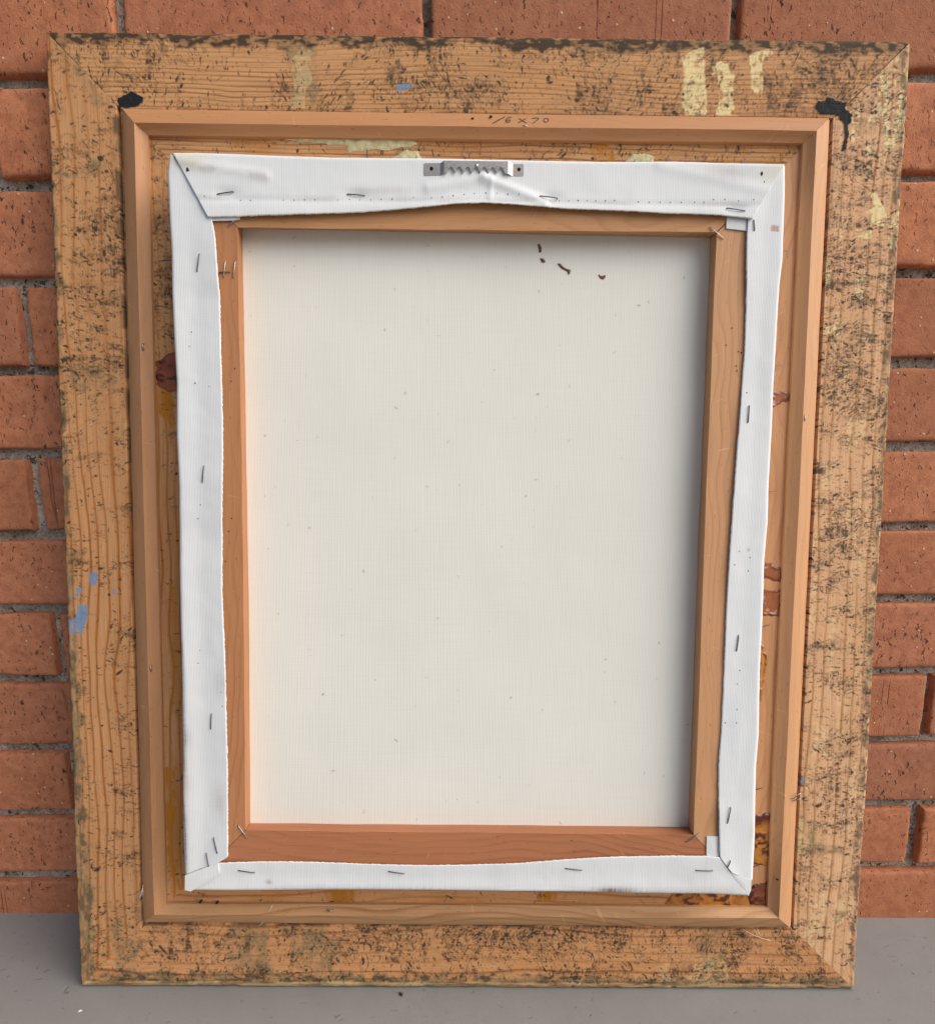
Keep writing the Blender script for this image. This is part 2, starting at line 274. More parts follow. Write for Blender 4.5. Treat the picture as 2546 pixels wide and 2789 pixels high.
def m_brick():
    b = NB('fired_clay'); oi = b.n('ObjectInfo').outputs['Random']
    off = b.n('CombineXYZ'); b.set(off.inputs[0], b.math('MULTIPLY', oi, 37.0)); b.set(off.inputs[1], b.math('MULTIPLY', oi, 91.0)); b.set(off.inputs[2], b.math('MULTIPLY', oi, 13.0))
    va = b.n('VectorMath', operation='ADD'); b.set(va.inputs[0], objco(b)); b.set(va.inputs[1], off.outputs[0]); v = va.outputs[0]
    big = b.noise(v, 14, 3); fine = b.noise(v, 900, 3, .6); mid = b.noise(v, 120, 4, .6)
    c = b.mix(b.ramp(big, [(.3, 0), (.7, 1)]), (.57, .215, .095), (.64, .255, .125))
    c = b.mix(b.math('MULTIPLY', oi, .7), c, (.46, .200, .125))
    wn = b.n('TexWhiteNoise', noise_dimensions='1D'); b.set(wn.inputs['W'], b.math('MULTIPLY', oi, 77.0))
    c = b.mix(b.math('MULTIPLY', wn.outputs['Value'], .6), c, (.30, .130, .075))
    c = b.mix(b.ramp(mid, [(.35, .45), (.6, 0)]), c, (.27, .085, .045))
    c = b.mix(b.ramp(fine, [(.3, .35), (.55, 0)]), c, (.22, .07, .04))
    # drag marks and pits left by the cutting wire: short dark dashes, upright more often than not
    pv = b.noise(b.mapping(v, (1, 1, .55)), 380, 2, .6, .6)
    pit = b.math('MULTIPLY', b.ramp(pv, [(.625, 0), (.68, 1)]), b.ramp(b.noise(v, 30, 2), [(.38, .15), (.6, 1)]))
    c = b.mix(b.math('MULTIPLY', pit, .85), c, (.055, .022, .015))
    # long upright score lines on some bricks
    sx = b.noise(b.mapping(v, (1, 1, .02)), 75, 1, .4, .15)
    sc = b.math('MULTIPLY', b.ramp(sx, [(.70, 0), (.715, 1), (.73, 0)]), b.ramp(b.noise(b.mapping(v, (.3, 1, 1)), 25, 2), [(.45, 0), (.55, 1)]))
    c = b.mix(b.math('MULTIPLY', sc, .6), c, (.10, .035, .02))
    vo = b.n('TexVoronoi'); b.set(vo.inputs['Vector'], v); vo.inputs['Scale'].default_value = 150
    rnd = b.n('SeparateColor'); b.set(rnd.inputs[0], vo.outputs['Color'])
    fl = b.math('MULTIPLY', b.ramp(vo.outputs['Distance'], [(.10, 1), (.17, 0)]), b.math('GREATER_THAN', rnd.outputs[0], .84))
    c = b.mix(b.math('MULTIPLY', fl, .75), c, (.72, .50, .38))
    h = b.math('ADD', b.math('MULTIPLY', fine, .30), b.math('MULTIPLY', mid, .55))
    h = b.math('SUBTRACT', h, b.math('MULTIPLY', pit, .9)); h = b.math('SUBTRACT', h, b.math('MULTIPLY', sc, .5)); h = b.math('ADD', h, b.math('MULTIPLY', fl, .35))
    return b.out(c, .85, b.bump(h, 1.0, .0013), spec=.2)
def m_mortar():
    b = NB('mortar'); v = objco(b)
    a = b.noise(v, 60, 3); f = b.noise(v, 420, 4, .65); g = b.noise(v, 190, 2)
    c = b.mix(b.ramp(a, [(.35, 0), (.65, 1)]), (.28, .245, .20), (.52, .47, .41))
    c = b.mix(b.ramp(f, [(.35, .7), (.5, 0)]), c, (.10, .08, .06))
    c = b.mix(b.ramp(g, [(.63, 0), (.68, .8)]), c, (.05, .04, .03))
    c = b.mix(b.ramp(b.noise(v, 330, 1), [(.66, 0), (.7, .6)]), c, (.6, .55, .48))
    h = b.math('SUBTRACT', f, b.ramp(g, [(.60, 0), (.70, 1)]))
    return b.out(c, .95, b.bump(h, 1, .0022), spec=.2)
def m_concrete():
    b = NB('concrete'); v = objco(b)
    a = b.noise(v, 3.5, 3); m = b.noise(v, 60, 4, .6); f = b.noise(v, 1100, 2)
    c = b.mix(b.ramp(a, [(.3, 0), (.7, 1)]), (.245, .246, .239), (.275, .277, .270))
    c = b.mix(b.ramp(m, [(.3, .35), (.6, 0)]), c, (.23, .227, .22))
    c = b.mix(b.ramp(f, [(.3, .35), (.6, 0)]), c, (.20, .198, .195))
    sp = b.noise(b.mapping(v, (.65, 1, 1)), 230, 1.5, .5, .3)
    dens = b.ramp(b.noise(v, 25, 2), [(.35, .1), (.65, 1)])
    s1 = b.math('MULTIPLY', b.ramp(sp, [(.68, 0), (.72, 1)]), dens)
    c = b.mix(b.math('MULTIPLY', s1, .38), c, (.075, .073, .07))
    h = b.math('ADD', b.math('MULTIPLY', m, .5), b.math('MULTIPLY', f, .4)); h = b.math('SUBTRACT', h, s1)
    return b.out(c, b.math('ADD', b.math('MULTIPLY', m, .25), .42), b.bump(h, .45, .0006), spec=.35)
def wood_base(b, uv, light, dark, seed, gscale=1.0, contrast=.7):
    """clean softwood: uv in metres, u along the grain."""
    o = (seed * 3.1, seed * 1.7, seed)
    p = b.mapping(uv, (3.2, 60 * gscale, 1), o)
    warp = b.noise(b.mapping(uv, (5, 14, 1), o), 1, 2)
    vv = b.n('SeparateXYZ'); b.set(vv.inputs[0], uv)
    ph = b.math('ADD', b.math('MULTIPLY', vv.outputs[1], 150 * gscale), b.math('MULTIPLY', warp, 11.0))
    fr = b.math('FRACT', b.math('ADD', ph, seed * .37))
    ring = b.ramp(fr, [(0, .1), (.55, .25), (.86, 1), (.93, .55), (1, .1)])
    amp = b.ramp(b.noise(p, 1, 2), [(.3, .15), (.7, 1)])
    fib = b.noise(b.mapping(uv, (22, 1500, 1), o), 1, 3, .6)
    c = b.mix(b.math('MULTIPLY', b.math('MULTIPLY', ring, amp), contrast), light, dark)
    c = b.mix(b.ramp(fib, [(.3, .30), (.65, 0)]), c, tuple(x * .62 for x in dark))
    c = b.mix(b.ramp(b.noise(b.mapping(uv, (7, 25, 1), o), 1, 3), [(.35, 0), (.75, .35)]), c, tuple(min(1, x * 1.18) for x in light))
    scr = b.math('MULTIPLY', b.ramp(b.noise(b.mapping(uv, (260, 45, 1), (seed, seed * 2, 0)), 1, 2, .5, .8), [(.70, 0), (.73, .45)]), 1.0)
    c = b.mix(scr, c, tuple(min(1, x * 1.35) for x in light))
    dash = b.ramp(b.noise(b.mapping(uv, (150, 900, 1), o), 1, 1), [(.70, 0), (.75, .55)])
    c = b.mix(dash, c, tuple(x * .45 for x in dark))
    return c, fib, ring
def m_clean(name, light, dark, seed, gscale=1.0, contrast=.7, rough=.55):
    b = NB(name); uv = b.n('UVMap').outputs[0]
    c, fib, ring = wood_base(b, uv, light, dark, seed, gscale, contrast)
    return b.out(c, rough, b.bump(b.math('ADD', fib, b.math('MULTIPLY', ring, .3)), .25, .0003), spec=.35)
def m_worn(name, light, dark, seed):
    b = NB(name); uv = b.n('UVMap').outputs[0]; o = (seed * 2.3, seed * 5.1, seed)
    w1 = b.n('Attribute', attribute_name='wear'); s1 = b.n('SeparateColor'); b.set(s1.inputs[0], w1.outputs['Color'])
    w2 = b.n('Attribute', attribute_name='stain'); s2 = b.n('SeparateColor'); b.set(s2.inputs[0], w2.outputs['Color'])
    fib = b.noise(b.mapping(uv, (25, 1300, 1), o), 1, 3, .6)
    big = b.noise(b.mapping(uv, (9, 40, 1), o), 1, 3)
    c = b.mix(s2.outputs[2], light, dark)
    c = b.mix(b.ramp(fib, [(.3, .40), (.65, 0)]), c, tuple(x * .6 for x in dark))
    c = b.mix(b.ramp(big, [(.4, 0), (.75, .5)]), c, tuple(x * y for x, y in zip(light, (.84, .77, .70))))
    ol = b.mix(b.noise(uv, 350, 3, .7), (.135, .108, .058), (.28, .222, .120))
    c = b.mix(s1.outputs[2], c, ol)
    c = b.mix(s2.outputs[1], c, (.44, .175, .022))
    c = b.mix(s1.outputs[1], c, (.80, .65, .34))
    c = b.mix(s2.outputs[0], c, (.15, .27, .43))
    dk = b.mix(b.noise(uv, 500, 2), (.020, .017, .014), (.060, .046, .033))
    c = b.mix(b.ramp(s1.outputs[0], [(.05, 0), (.68, .94)]), c, dk)
    c = b.mix(w1.outputs['Alpha'], c, (.016, .018, .020))
    h = b.math('ADD', b.math('MULTIPLY', fib, .35), b.math('MULTIPLY', b.noise(uv, 700, 2), .4))
    h = b.math('SUBTRACT', h, b.math('MULTIPLY', s1.outputs[0], .4)); h = b.math('ADD', h, b.math('MULTIPLY', s1.outputs[1], .5))
    return b.out(c, .72, b.bump(h, .5, .0005), spec=.16)
def m_canvas(name, col, col2, weft, dirt):
    b = NB(name); v = objco(b); s = b.n('SeparateXYZ'); b.set(s.inputs[0], v)
    wob = b.noise(b.mapping(v, (60, 1, 12)), 1, 2)
    thr = b.math('SINE', b.math('ADD', b.math('MULTIPLY', s.outputs[0], 2 * math.pi / .00108), b.math('MULTIPLY', wob, 6.0)))
    thz = b.math('SINE', b.math('ADD', b.math('MULTIPLY', s.outputs[2], 2 * math.pi / .00105), b.math('MULTIPLY', wob, 5.0)))
    vert = b.noise(b.mapping(v, (900, 1, 22)), 1, 3, .6)           # threads of uneven thickness
    hor = b.noise(b.mapping(v, (22, 1, 900)), 1, 3, .6)
    big = b.noise(v, 12, 3)
    c = b.mix(b.ramp(big, [(.35, 0), (.7, 1)]), col, col2)
    c = b.mix(b.math('MULTIPLY', b.math('ADD', b.math('MULTIPLY', thr, .5), .5), .05), c, tuple(x * .72 for x in col))
    c = b.mix(b.ramp(vert, [(.36, .10), (.55, 0)]), c, tuple(x * .78 for x in col))
    c = b.mix(b.ramp(hor, [(.36, .05 * weft), (.55, 0)]), c, tuple(x * .80 for x in col))
    vo = b.n('TexVoronoi'); va = b.n('VectorMath', operation='ADD'); b.set(va.inputs[0], v); nz_ = b.n('TexNoise'); b.set(nz_.inputs['Vector'], v); nz_.inputs['Scale'].default_value = 420; vs2 = b.n('VectorMath', operation='SCALE'); b.set(vs2.inputs[0], nz_.outputs['Color']); vs2.inputs['Scale'].default_value = .0045; b.set(va.inputs[1], vs2.outputs[0]); b.set(vo.inputs['Vector'], va.outputs[0]); vo.inputs['Scale'].default_value = 130
    sc = b.n('SeparateColor'); b.set(sc.inputs[0], vo.outputs['Color'])
    nub = b.ramp(vo.outputs['Distance'], [(.06, 1), (.17, 0)])
    spk = b.math('MULTIPLY', nub, b.ramp(sc.outputs[0], [(.80, 0), (.99, 1)]))
    lump = b.math('MULTIPLY', b.ramp(vo.outputs['Distance'], [(.03, 1), (.18, 0)]), b.ramp(sc.outputs[1], [(.72, 0), (1, 1)]))
    if weft: c = b.mix(b.math('MULTIPLY', spk, .65), c, (.30, .27, .21))
    if dirt:
        at = b.n('Attribute', attribute_name='dirt'); sd = b.n('SeparateColor'); b.set(sd.inputs[0], at.outputs['Color'])
        rag = b.math('MULTIPLY', b.math('ADD', b.ramp(vert, [(.3, 1), (.7, .25)]), b.ramp(hor, [(.3, .5), (.7, 0)])), 1.0)
        c = b.mix(b.math('MULTIPLY', sd.outputs[0], rag), c, (.20, .15, .11))
        c = b.mix(b.math('MULTIPLY', sd.outputs[1], rag), c, (.40, .16, .06))
        c = b.mix(sd.outputs[2], c, (.60, .57, .42))
    h = b.math('ADD', b.math('MULTIPLY', thr, .14), b.math('MULTIPLY', thz, .03 * (1 - weft)))
    h = b.math('ADD', h, b.math('ADD', b.math('MULTIPLY', vert, .60), b.math('MULTIPLY', hor, .25 + .15 * weft)))
    h = b.math('ADD', h, b.math('MULTIPLY', lump, 1.6 * weft))
    return b.out(c, .85, b.bump(h, .55, .00028), spec=.2)
def m_metal(name, col, rough, metal=1.0):
    b = NB(name); v = objco(b)
    n = b.noise(v, 900, 2)
    c = b.mix(b.ramp(n, [(.35, 0), (.7, 1)]), tuple(x * .75 for x in col), col)
    return b.out(c, b.math('ADD', b.math('MULTIPLY', n, .15), rough), b.bump(n, .15, .0002), metal=metal)
def m_glue(name, ca, cb, cc, cd):
    b = NB(name); v = objco(b); at = b.n('Attribute', attribute_name='dirt'); s = b.n('SeparateColor'); b.set(s.inputs[0], at.outputs['Color'])
    n = b.noise(v, 55, 3, .5, .4)
    c = b.mix(b.ramp(n, [(.46, 0), (.66, 1)]), ca, cb)
    c = b.mix(s.outputs[0], c, cc)
    c = b.mix(b.math('SUBTRACT', 1.0, s.outputs[1]), c, cd)
    return b.out(c, .14, b.bump(b.noise(v, 300, 2), .35, .0006), spec=.6)
def m_plain(name, col, rough=.7, var=.25, scale=300, spec=.3):
    b = NB(name); n = b.noise(objco(b), scale, 4, .6)
    return b.out(b.mix(b.ramp(n, [(.3, 0), (.7, 1)]), tuple(x * (1 - var) for x in col), tuple(min(1, x * (1 + var)) for x in col)), rough, b.bump(n, .5, .0005), spec=spec)

BRICK, MORTAR, CONC = m_brick(), m_mortar(), m_concrete()
CANV_W = m_canvas('primed_canvas', (.755, .785, .80), (.73, .762, .782), 0.0, True)
CANV_B = m_canvas('raw_canvas_back', (.77, .775, .715), (.80, .80, .74), 1.0, False)
STEEL_D = m_metal('staple_steel', (.16, .16, .165), .42)
STEEL_L = m_metal('bright_steel', (.50, .47, .44), .30)
HANG = m_metal('nickel_plate', (.52, .485, .455), .30, .7)
GLUE = m_glue('amber_glue', (.47, .185, .025), (.24, .055, .010), (.10, .018, .006), (.52, .26, .09)); GLUE_R = m_glue('red_glue', (.27, .070, .020), (.15, .025, .010), (.07, .010, .005), (.38, .135, .05)); CREAM = m_plain('cream_paint', (.56, .50, .28), .6); BROWN = m_plain('brown_drip', (.15, .075, .04), .5)
THREAD = m_plain('pale_thread', (.74, .68, .55), .8); PENCIL = m_plain('pencil_line', (.06, .045, .04), .6, .3, 2500)
HOLE = m_plain('dark_hole', (.02, .015, .012), .9)

# ------------------------------------------------------------------ the setting: ground and brick wall
G0X, G0Y = -0.0181, -0.012
def make_ground():
    xs = np.r_[-40, -8, -2, np.linspace(-.8, .8, 9), 2, 8, 40]; ys = np.r_[-40, -8, -2, np.linspace(-.9, .3, 7), 6]
    X, Y = np.meshgrid(xs, ys, indexing='ij')
    P = np.stack([X, Y, G0X * X + G0Y * Y], -1)
    o = grid_obj('concrete_ground', P, CONC, None, smooth=False, flip=True)
    o['kind'] = 'structure'
make_ground()

wall = empty('brick_wall', 'red brick wall with recessed grey mortar joints behind the leaning frame', 'wall')
JOINTS = [.6902, .62245, .55475, .48845, .4237, .35835, .29545, .23285, .1689, .10605, .04345]
rows = [-.0215, ] + JOINTS[::-1]
while rows[-1] < 1.25: rows.append(rows[-1] + .0655)
PH = 0.2227
def brick_mesh(seed, L, H):
    r = np.random.default_rng(seed); D_ = .10
    ex = np.array([0, .0007, .0018, .004]); nx, nz = 16, 6
    xs = np.r_[ex, np.linspace(.010, L - .010, nx), L - ex[::-1]] - L / 2
    zs = np.r_[ex, np.linspace(.009, H - .009, nz), H - ex[::-1]] - H / 2
    X, Z = np.meshgrid(xs, zs, indexing='ij')
    e = np.minimum(L / 2 - np.abs(X), H / 2 - np.abs(Z))
    Y = .0014 * np.clip(1 - e / .0016, 0, 1) ** 2 + .0030 * np.clip(1 - e / .0035, 0, 1) * np.clip(vnoise(X * 1000, Z * 1000, 5, 5, seed + 21) - .62, 0, 1) * 2.5
    Y = Y + (vnoise(X * 1000, Z * 1000, 40, 25, seed) - .5) * .0012 + (vnoise(X * 1000, Z * 1000, 6, 6, seed + 5) - .5) * .0005
    wob = (vnoise(Z * 1000 + 50, Z * 0 + seed, 12, 1, seed + 9) - .5) * .0013
    X = X + np.where(np.abs(X) > L / 2 - .005, wob * np.sign(X), 0)
    wob = (vnoise(X * 1000 + 90, X * 0 + seed, 14, 1, seed + 11) - .5) * .0011
    Z = Z + np.where(np.abs(Z) > H / 2 - .005, wob * np.sign(Z), 0)
    n, m = X.shape
    F_ = np.stack([X, Y, Z], -1)
    # one ring of depth behind the face
    top = F_.copy()
    idx = np.arange(n * m).reshape(n, m)
    V = list(map(tuple, F_.reshape(-1, 3)))
    Fc = [(idx[i, j], idx[i + 1, j], idx[i + 1, j + 1], idx[i, j + 1]) for i in range(n - 1) for j in range(m - 1)]
    ring = [(i, 0) for i in range(n)] + [(n - 1, j) for j in range(1, m)] + [(i, m - 1) for i in range(n - 2, -1, -1)] + [(0, j) for j in range(m - 2, 0, -1)]
    base = len(V)
    for (i, j) in ring: V.append((F_[i, j, 0], D_, F_[i, j, 2]))
    k = len(ring)
    for q in range(k):
        a, b_ = ring[q], ring[(q + 1) % k]
        Fc.append((idx[b_], idx[a], base + q, base + (q + 1) % k))
    me = bpy.data.meshes.new('brick'); me.from_pydata(V, [], Fc)
    me.polygons.foreach_set('use_smooth', [True] * len(me.polygons)); me.materials.append(BRICK); me.update()
    return me
BM = [brick_mesh(100 + k, .2148, .0562) for k in range(9)]
row_x0 = {0: -.2463, 3: -.3410, 5: -.3503, 7: -.3476, 8: .4020 - 3 * PH, 10: .4060 - 3 * PH}
nrow = len(rows) - 1
for ri in range(nrow):
    z0, z1 = rows[ri], rows[ri + 1]; k = 11 - ri                       # k = 0 is the row above the uppermost joint seen
    x0 = row_x0.get(k, (-.2463 if k % 2 == 0 else -.3476) + rng.normal(0, .004))
    for c in range(-5, 8):
        xc = x0 + PH * (c + .5)
        if abs(xc) > 1.15: continue
        o = bpy.data.objects.new('brick', BM[rng.integers(len(BM))]); COL.objects.link(o); o.parent = wall
        jw = rng.normal(0, .0010)
        o.location = (xc + rng.normal(0, .0008), rng.normal(0, .0008), (z0 + z1) / 2 + rng.normal(0, .0004))
        o.scale = ((1 + jw / .2142) * rng.choice([-1, 1]), 1, (z1 - z0 - .0082 + rng.normal(0, .0004)) / .0562)
        if o.scale[0] < 0: o.scale = (-o.scale[0], 1, o.scale[2]); o.rotation_euler = (0, math.radians(180), 0)
xs = np.arange(-1.16, 1.161, .005); zs = np.arange(-.03, rows[-1], .005)
X, Z = np.meshgrid(xs, zs, indexing='ij')
Y = .0085 + (fbm(X * 1000, Z * 1000, 14, 9, 3) - .5) * .004
grid_obj('mortar', np.stack([X, Y, Z], -1), MORTAR, wall)

# ------------------------------------------------------------------ the picture frame, seen from behind
FL = Matrix.Translation((0, -.08257, .00157)) @ (rz(.00075) @ rx(-.09323) @ ry(.01913)).to_4x4()
frame = empty('picture_frame', 'old scuffed wooden picture frame standing back to front against the brick wall', 'picture frame')
frame.matrix_world = FL
OUT = dict(TL=(-301.6, 708.6), TR=(302.6, 709.2), BR=(307.0, 1.2), BL=(-308.2, 1.0))
INN = dict(TL=(-196, 602), TR=(196, 602), BR=(197, 108), BL=(-198, 108))
RES = .36
class Raster:
    """painted wear of one board; x, z in frame millimetres."""
    def __init__(s, x0, x1, z0, z1):
        s.x0, s.z0 = x0, z0
        s.n, s.m = int((x1 - x0) / RES) + 1, int((z1 - z0) / RES) + 1
        s.X, s.Z = np.meshgrid(x0 + np.arange(s.n) * RES, z0 + np.arange(s.m) * RES, indexing='ij')
        s.ch = {k: np.zeros((s.n, s.m), np.float32) for k in ('dark', 'cream', 'olive', 'blue', 'amber', 'grain', 'h', 'black')}
    def stamp(s, name, px, pz, r, a):
        L = s.ch[name]; gx = (px - s.x0) / RES; gz = (pz - s.z0) / RES
        ix = np.round(gx).astype(int); iz = np.round(gz).astype(int); K = 4
        for i in range(-K, K + 1):
            for j in range(-K, K + 1):
                jx, jz = ix + i, iz + j
                ok = (jx >= 0) & (jx < s.n) & (jz >= 0) & (jz < s.m)
                dd = np.hypot(jx - gx, jz - gz) * RES
                v = a * np.clip((r + .18 - dd) / .36, 0, 1)
                ok &= v > .02
                np.maximum.at(L, (jx[ok], jz[ok]), v[ok].astype(np.float32))
    def sample(s, name, X, Z):
        gx = np.clip((X - s.x0) / RES, 0, s.n - 1.01); gz = np.clip((Z - s.z0) / RES, 0, s.m - 1.01)
        i = gx.astype(int); j = gz.astype(int); fx = gx - i; fz = gz - j; L = s.ch[name]
        return (L[i, j] * (1 - fx) + L[i + 1, j] * fx) * (1 - fz) + (L[i, j + 1] * (1 - fx) + L[i + 1, j + 1] * fx) * fz

def paint_board(side):
    hor = side in ('top', 'bottom')
    R_ = {'top': Raster(-308, 308, 598, 712), 'bottom': Raster(-308, 308, 0, 112), 'left': Raster(-310, -192, 0, 712), 'right': Raster(238, 310, 0, 712)}[side]
    X, Z = R_.X, R_.Z; ch = R_.ch
    U, V = (X, {'top': 708 - Z, 'bottom': Z - 3}.get(side)) if hor else (Z, (X + 303 + (Z - 350) * .009) if side == 'left' else (303 - X - (Z - 350) * .007))
    sd = {'top': 10, 'bottom': 20, 'left': 30, 'right': 40}[side]
    # --- annual rings running along the board
    sp, wob, amp = {'top': (3.3, 6, 1.35), 'bottom': (8.0, 9, 1.0), 'left': (7.4, 13, 1.9), 'right': (7.5, 9, .95)}[side]
    W = V + wob * (fbm(U, V, 170, 60, sd) - .5) * 2 + 1.4 * (vnoise(U, V, 28, 14, sd + 1) - .5) + .35 * (vnoise(U, V, 7, 3, sd + 2) - .5)
    if side == 'left': W = W + 5 * np.exp(-((U - 210) / 90) ** 2) * np.sin(V / 14.0)
    sq = sp * (1 + .0 * V); f = (W / sq) % 1.0
    kk = np.floor(W / sq); var = np.random.default_rng(sd).random(400)[(kk.astype(int) + 200) % 400]
    ringp = np.where(f < .86, np.clip((f - (.42 if side == 'top' else .58)) / (.44 if side == 'top' else .28), 0, 1) ** (2.6 if side == 'top' else 2.0), np.clip((1 - f) / .14, 0, 1))
    g = amp * ringp * (.35 + .95 * var) * (.55 + .75 * fbm(U, V, 60, 8, sd + 3))
    g += .22 * sstep(.45, .75, fbm(U, V, 120, 18, sd + 4))
    if side == 'top': g *= .45 + .65 * sstep(18, 34, V)
    if side == 'left': g *= .55 + .6 * sstep(480, 330, U)
    ch['grain'] = np.clip(g, 0, 1).astype(np.float32)
    # --- where the scuffing gathers
    dens = .13 + 0 * U
    for (u0, wd, wt, v0, v1) in {
        'top': [(-270, 40, 1.2, 0, 45), (-245, 15, .8, 15, 50), (-210, 30, .35, 0, 60), (-120, 30, .9, 30, 55), (-40, 30, 1.1, 8, 40), (5, 14, 1.3, 25, 56), (90, 26, 1.3, 8, 56), (150, 26, 1.0, 15, 56), (235, 48, 1.25, 0, 50), (275, 30, 1.3, 0, 50), (120, 200, .35, 0, 56), (0, 320, .5, 0, 9), (-100, 220, .35, 45, 56), (150, 200, .5, 60, 110), (-190, 18, .9, 88, 110)],
        'bottom': [(-60, 330, 1.6, 0, 12), (0, 330, 1.3, 40, 56), (-120, 60, .9, 20, 55), (0, 50, 1.2, 22, 55), (90, 60, 1.3, 20, 55), (180, 60, 1.1, 0, 55), (250, 50, 1.0, 0, 50), (-10, 250, .8, 5, 55), (-240, 40, .6, 8, 50)],
        'left': [(640, 60, .5, 0, 60), (583, 22, 1.9, 14, 60), (548, 14, 1.7, 14, 60), (515, 26, .8, 0, 55), (470, 26, 1.2, 3, 55), (440, 14, .9, 3, 50), (388, 40, .5, 10, 60), (330, 13, .9, 5, 60), (285, 9, 1.5, 28, 60), (262, 26, .5, 25, 60), (216, 10, 1.0, 28, 60), (160, 24, .9, 25, 60), (115, 14, .9, 8, 45), (40, 30, .5, 0, 60), (350, 360, .55, 0, 9), (575, 60, 2.6, 66, 110), (480, 60, 1.0, 78, 110)],
        'right': [(400, 330, .75, 0, 60), (590, 60, .9, 20, 60), (650, 40, .8, 0, 50), (520, 40, .9, 20, 60), (460, 20, .9, 0, 60), (350, 40, .4, 20, 60), (255, 14, .8, 0, 60), (170, 40, .7, 0, 60), (60, 40, .6, 0, 50), (300, 330, .9, 0, 8)]}[side]:
        dens = dens + wt * np.exp(-((U - u0) / wd) ** 2) * sstep(v0 - 3, v0 + 3, V) * sstep(v1 + 4, v1 - 4, V)
    clump = sstep(.38, .66, fbm(U, V, 15, 12, sd + 6) if hor else fbm(U, V, 9, 26, sd + 6))
    dens = dens * (.22 + 1.0 * clump)
    # --- strokes
    r = np.random.default_rng(sd + 7)
    flat = dens.ravel() / dens.sum(); cs = np.cumsum(flat)
    N = {'top': 11000, 'bottom': 12000, 'left': 9500, 'right': 11500}[side]
    pick = np.searchsorted(cs, r.random(N)); pick = np.clip(pick, 0, flat.size - 1)
    cx, cz = X.ravel()[pick], Z.ravel()[pick]
    ln = np.exp(r.normal(.95, .60, N)); ln = np.clip(ln, .6, 14)
    lie = (1.4 if hor else .8) * (fbm(cx, cz, 26, 26, sd + 40, 2) - .5) * 2
    across = math.pi / 2 if hor else 0.0
    a0 = across + lie + r.normal(0, .30, N) + np.where(r.random(N) < .15, r.uniform(-1.5, 1.5, N), 0) + (.15 if hor else .12)
    curv = r.normal(0, .20, N); rad = np.clip(np.exp(r.normal(-1.42, .45, N)), .09, .9) * np.where(r.random(N) < .08, 2.0, 1); al = r.uniform(.40, 1.0, N)
    PX, PZ, PR, PA = [], [], [], []
    for k in range(N):
        n = max(3, int(ln[k] / .3)); t = np.linspace(-.5, .5, n) * ln[k]
        ang = a0[k] + curv[k] * t; st = ln[k] / n
        px = cx[k] + np.cumsum(np.cos(ang)) * st; pz = cz[k] + np.cumsum(np.sin(ang)) * st
        PX.append(px); PZ.append(pz); PR.append(rad[k] * np.sqrt(np.clip(1 - (2 * t / ln[k]) ** 2, .12, 1))); PA.append(np.full(n, al[k]))
    PX, PZ, PR, PA = map(np.concatenate, (PX, PZ, PR, PA))
    R_.stamp('dark', PX, PZ, PR, PA)
    # fine flecks
    N2 = N * 2; pick = np.clip(np.searchsorted(cs, r.random(N2)), 0, flat.size - 1)
    R_.stamp('dark', X.ravel()[pick] + r.normal(0, 1, N2), Z.ravel()[pick] + r.normal(0, 1, N2), np.clip(r.normal(.22, .12, N2), .1, .6), r.uniform(.25, .8, N2))
    n3 = 260; px = X.ravel()[r.integers(0, X.size, n3)]; pz = Z.ravel()[r.integers(0, Z.size, n3)]
    for k in range(n3):
        L3 = np.exp(r.normal(1.2, .7)); t = np.linspace(-.5, .5, max(4, int(L3 / .3))) * L3; an = r.uniform(0, math.pi) if r.random() < .4 else (0 if hor else math.pi / 2) + r.normal(0, .15)
        R_.stamp('cream', px[k] + t * math.cos(an), pz[k] + t * math.sin(an), np.full(t.size, .12), np.full(t.size, r.uniform(.15, .5)))
    # smeared grime
    sm = fbm(U, V, 5 if hor else 4.5, 11 if hor else 14, sd + 8, 4)
    grime = sstep(.60, .70, sm) * np.clip(dens * .95, 0, 1) * .6
    d = np.maximum(ch['dark'], grime)
    fb = (U, V, 5, .8) if True else None
    broken = .40 + .60 * sstep(.34, .58, .5 * fbm(U, V, 1.4, 1.4, sd + 9, 2) + .5 * fbm(*fb, sd + 41, 2))          # wear breaks up into specks
    d = d * broken
    edge = (V + 13 * (fbm(U, V, 9, 30, sd + 10) - .5) + 5 * (fbm(U, V, 50, 60, sd + 11) - .5))
    ew = {'top': 7.4, 'bottom': 8.5, 'left': 4.0, 'right': 2.6}[side]
    eb = sstep(ew + 2.5, ew - 1.5, edge) * (.35 + .55 * sstep(.3, .65, fbm(U, V, 5, 2.5, sd + 12)))
    if side in ('left', 'bottom'): ch['olive'] = np.maximum(ch['olive'], (eb * .85).astype(np.float32)); d = np.maximum(d, eb * (.45 if side == 'left' else .62) * sstep(.4, .6, fbm(U, V, 12, 4, sd + 13)))
    else: d = np.maximum(d, eb * (.85 if side == 'top' else .6))
    # dark line where the moulding meets the board
    d = np.maximum(d, .55 * sstep(4, 0, np.abs(V - {'top': 52.5, 'bottom': 51.5, 'left': 51.5, 'right': 53.5}[side]) - .5) * sstep(.35, .6, fbm(U, V, 12, 12, sd + 14)))
    ch['dark'] = d.astype(np.float32)
    ch['olive'] = np.maximum(ch['olive'], (.16 * sstep(.55, .75, fbm(U, V, 30, 22, sd + 15)) * (.5 if side == 'left' else .65)).astype(np.float32))
    if side == 'right': ch['cream'] = np.maximum(ch['cream'], ((.35 + .6 * sstep(470, 600, U)) * sstep(.56, .70, fbm(U, V, 34, 8, sd + 16)) * sstep(.4, .58, fbm(U, V, 3, 3, sd + 17))).astype(np.float32))
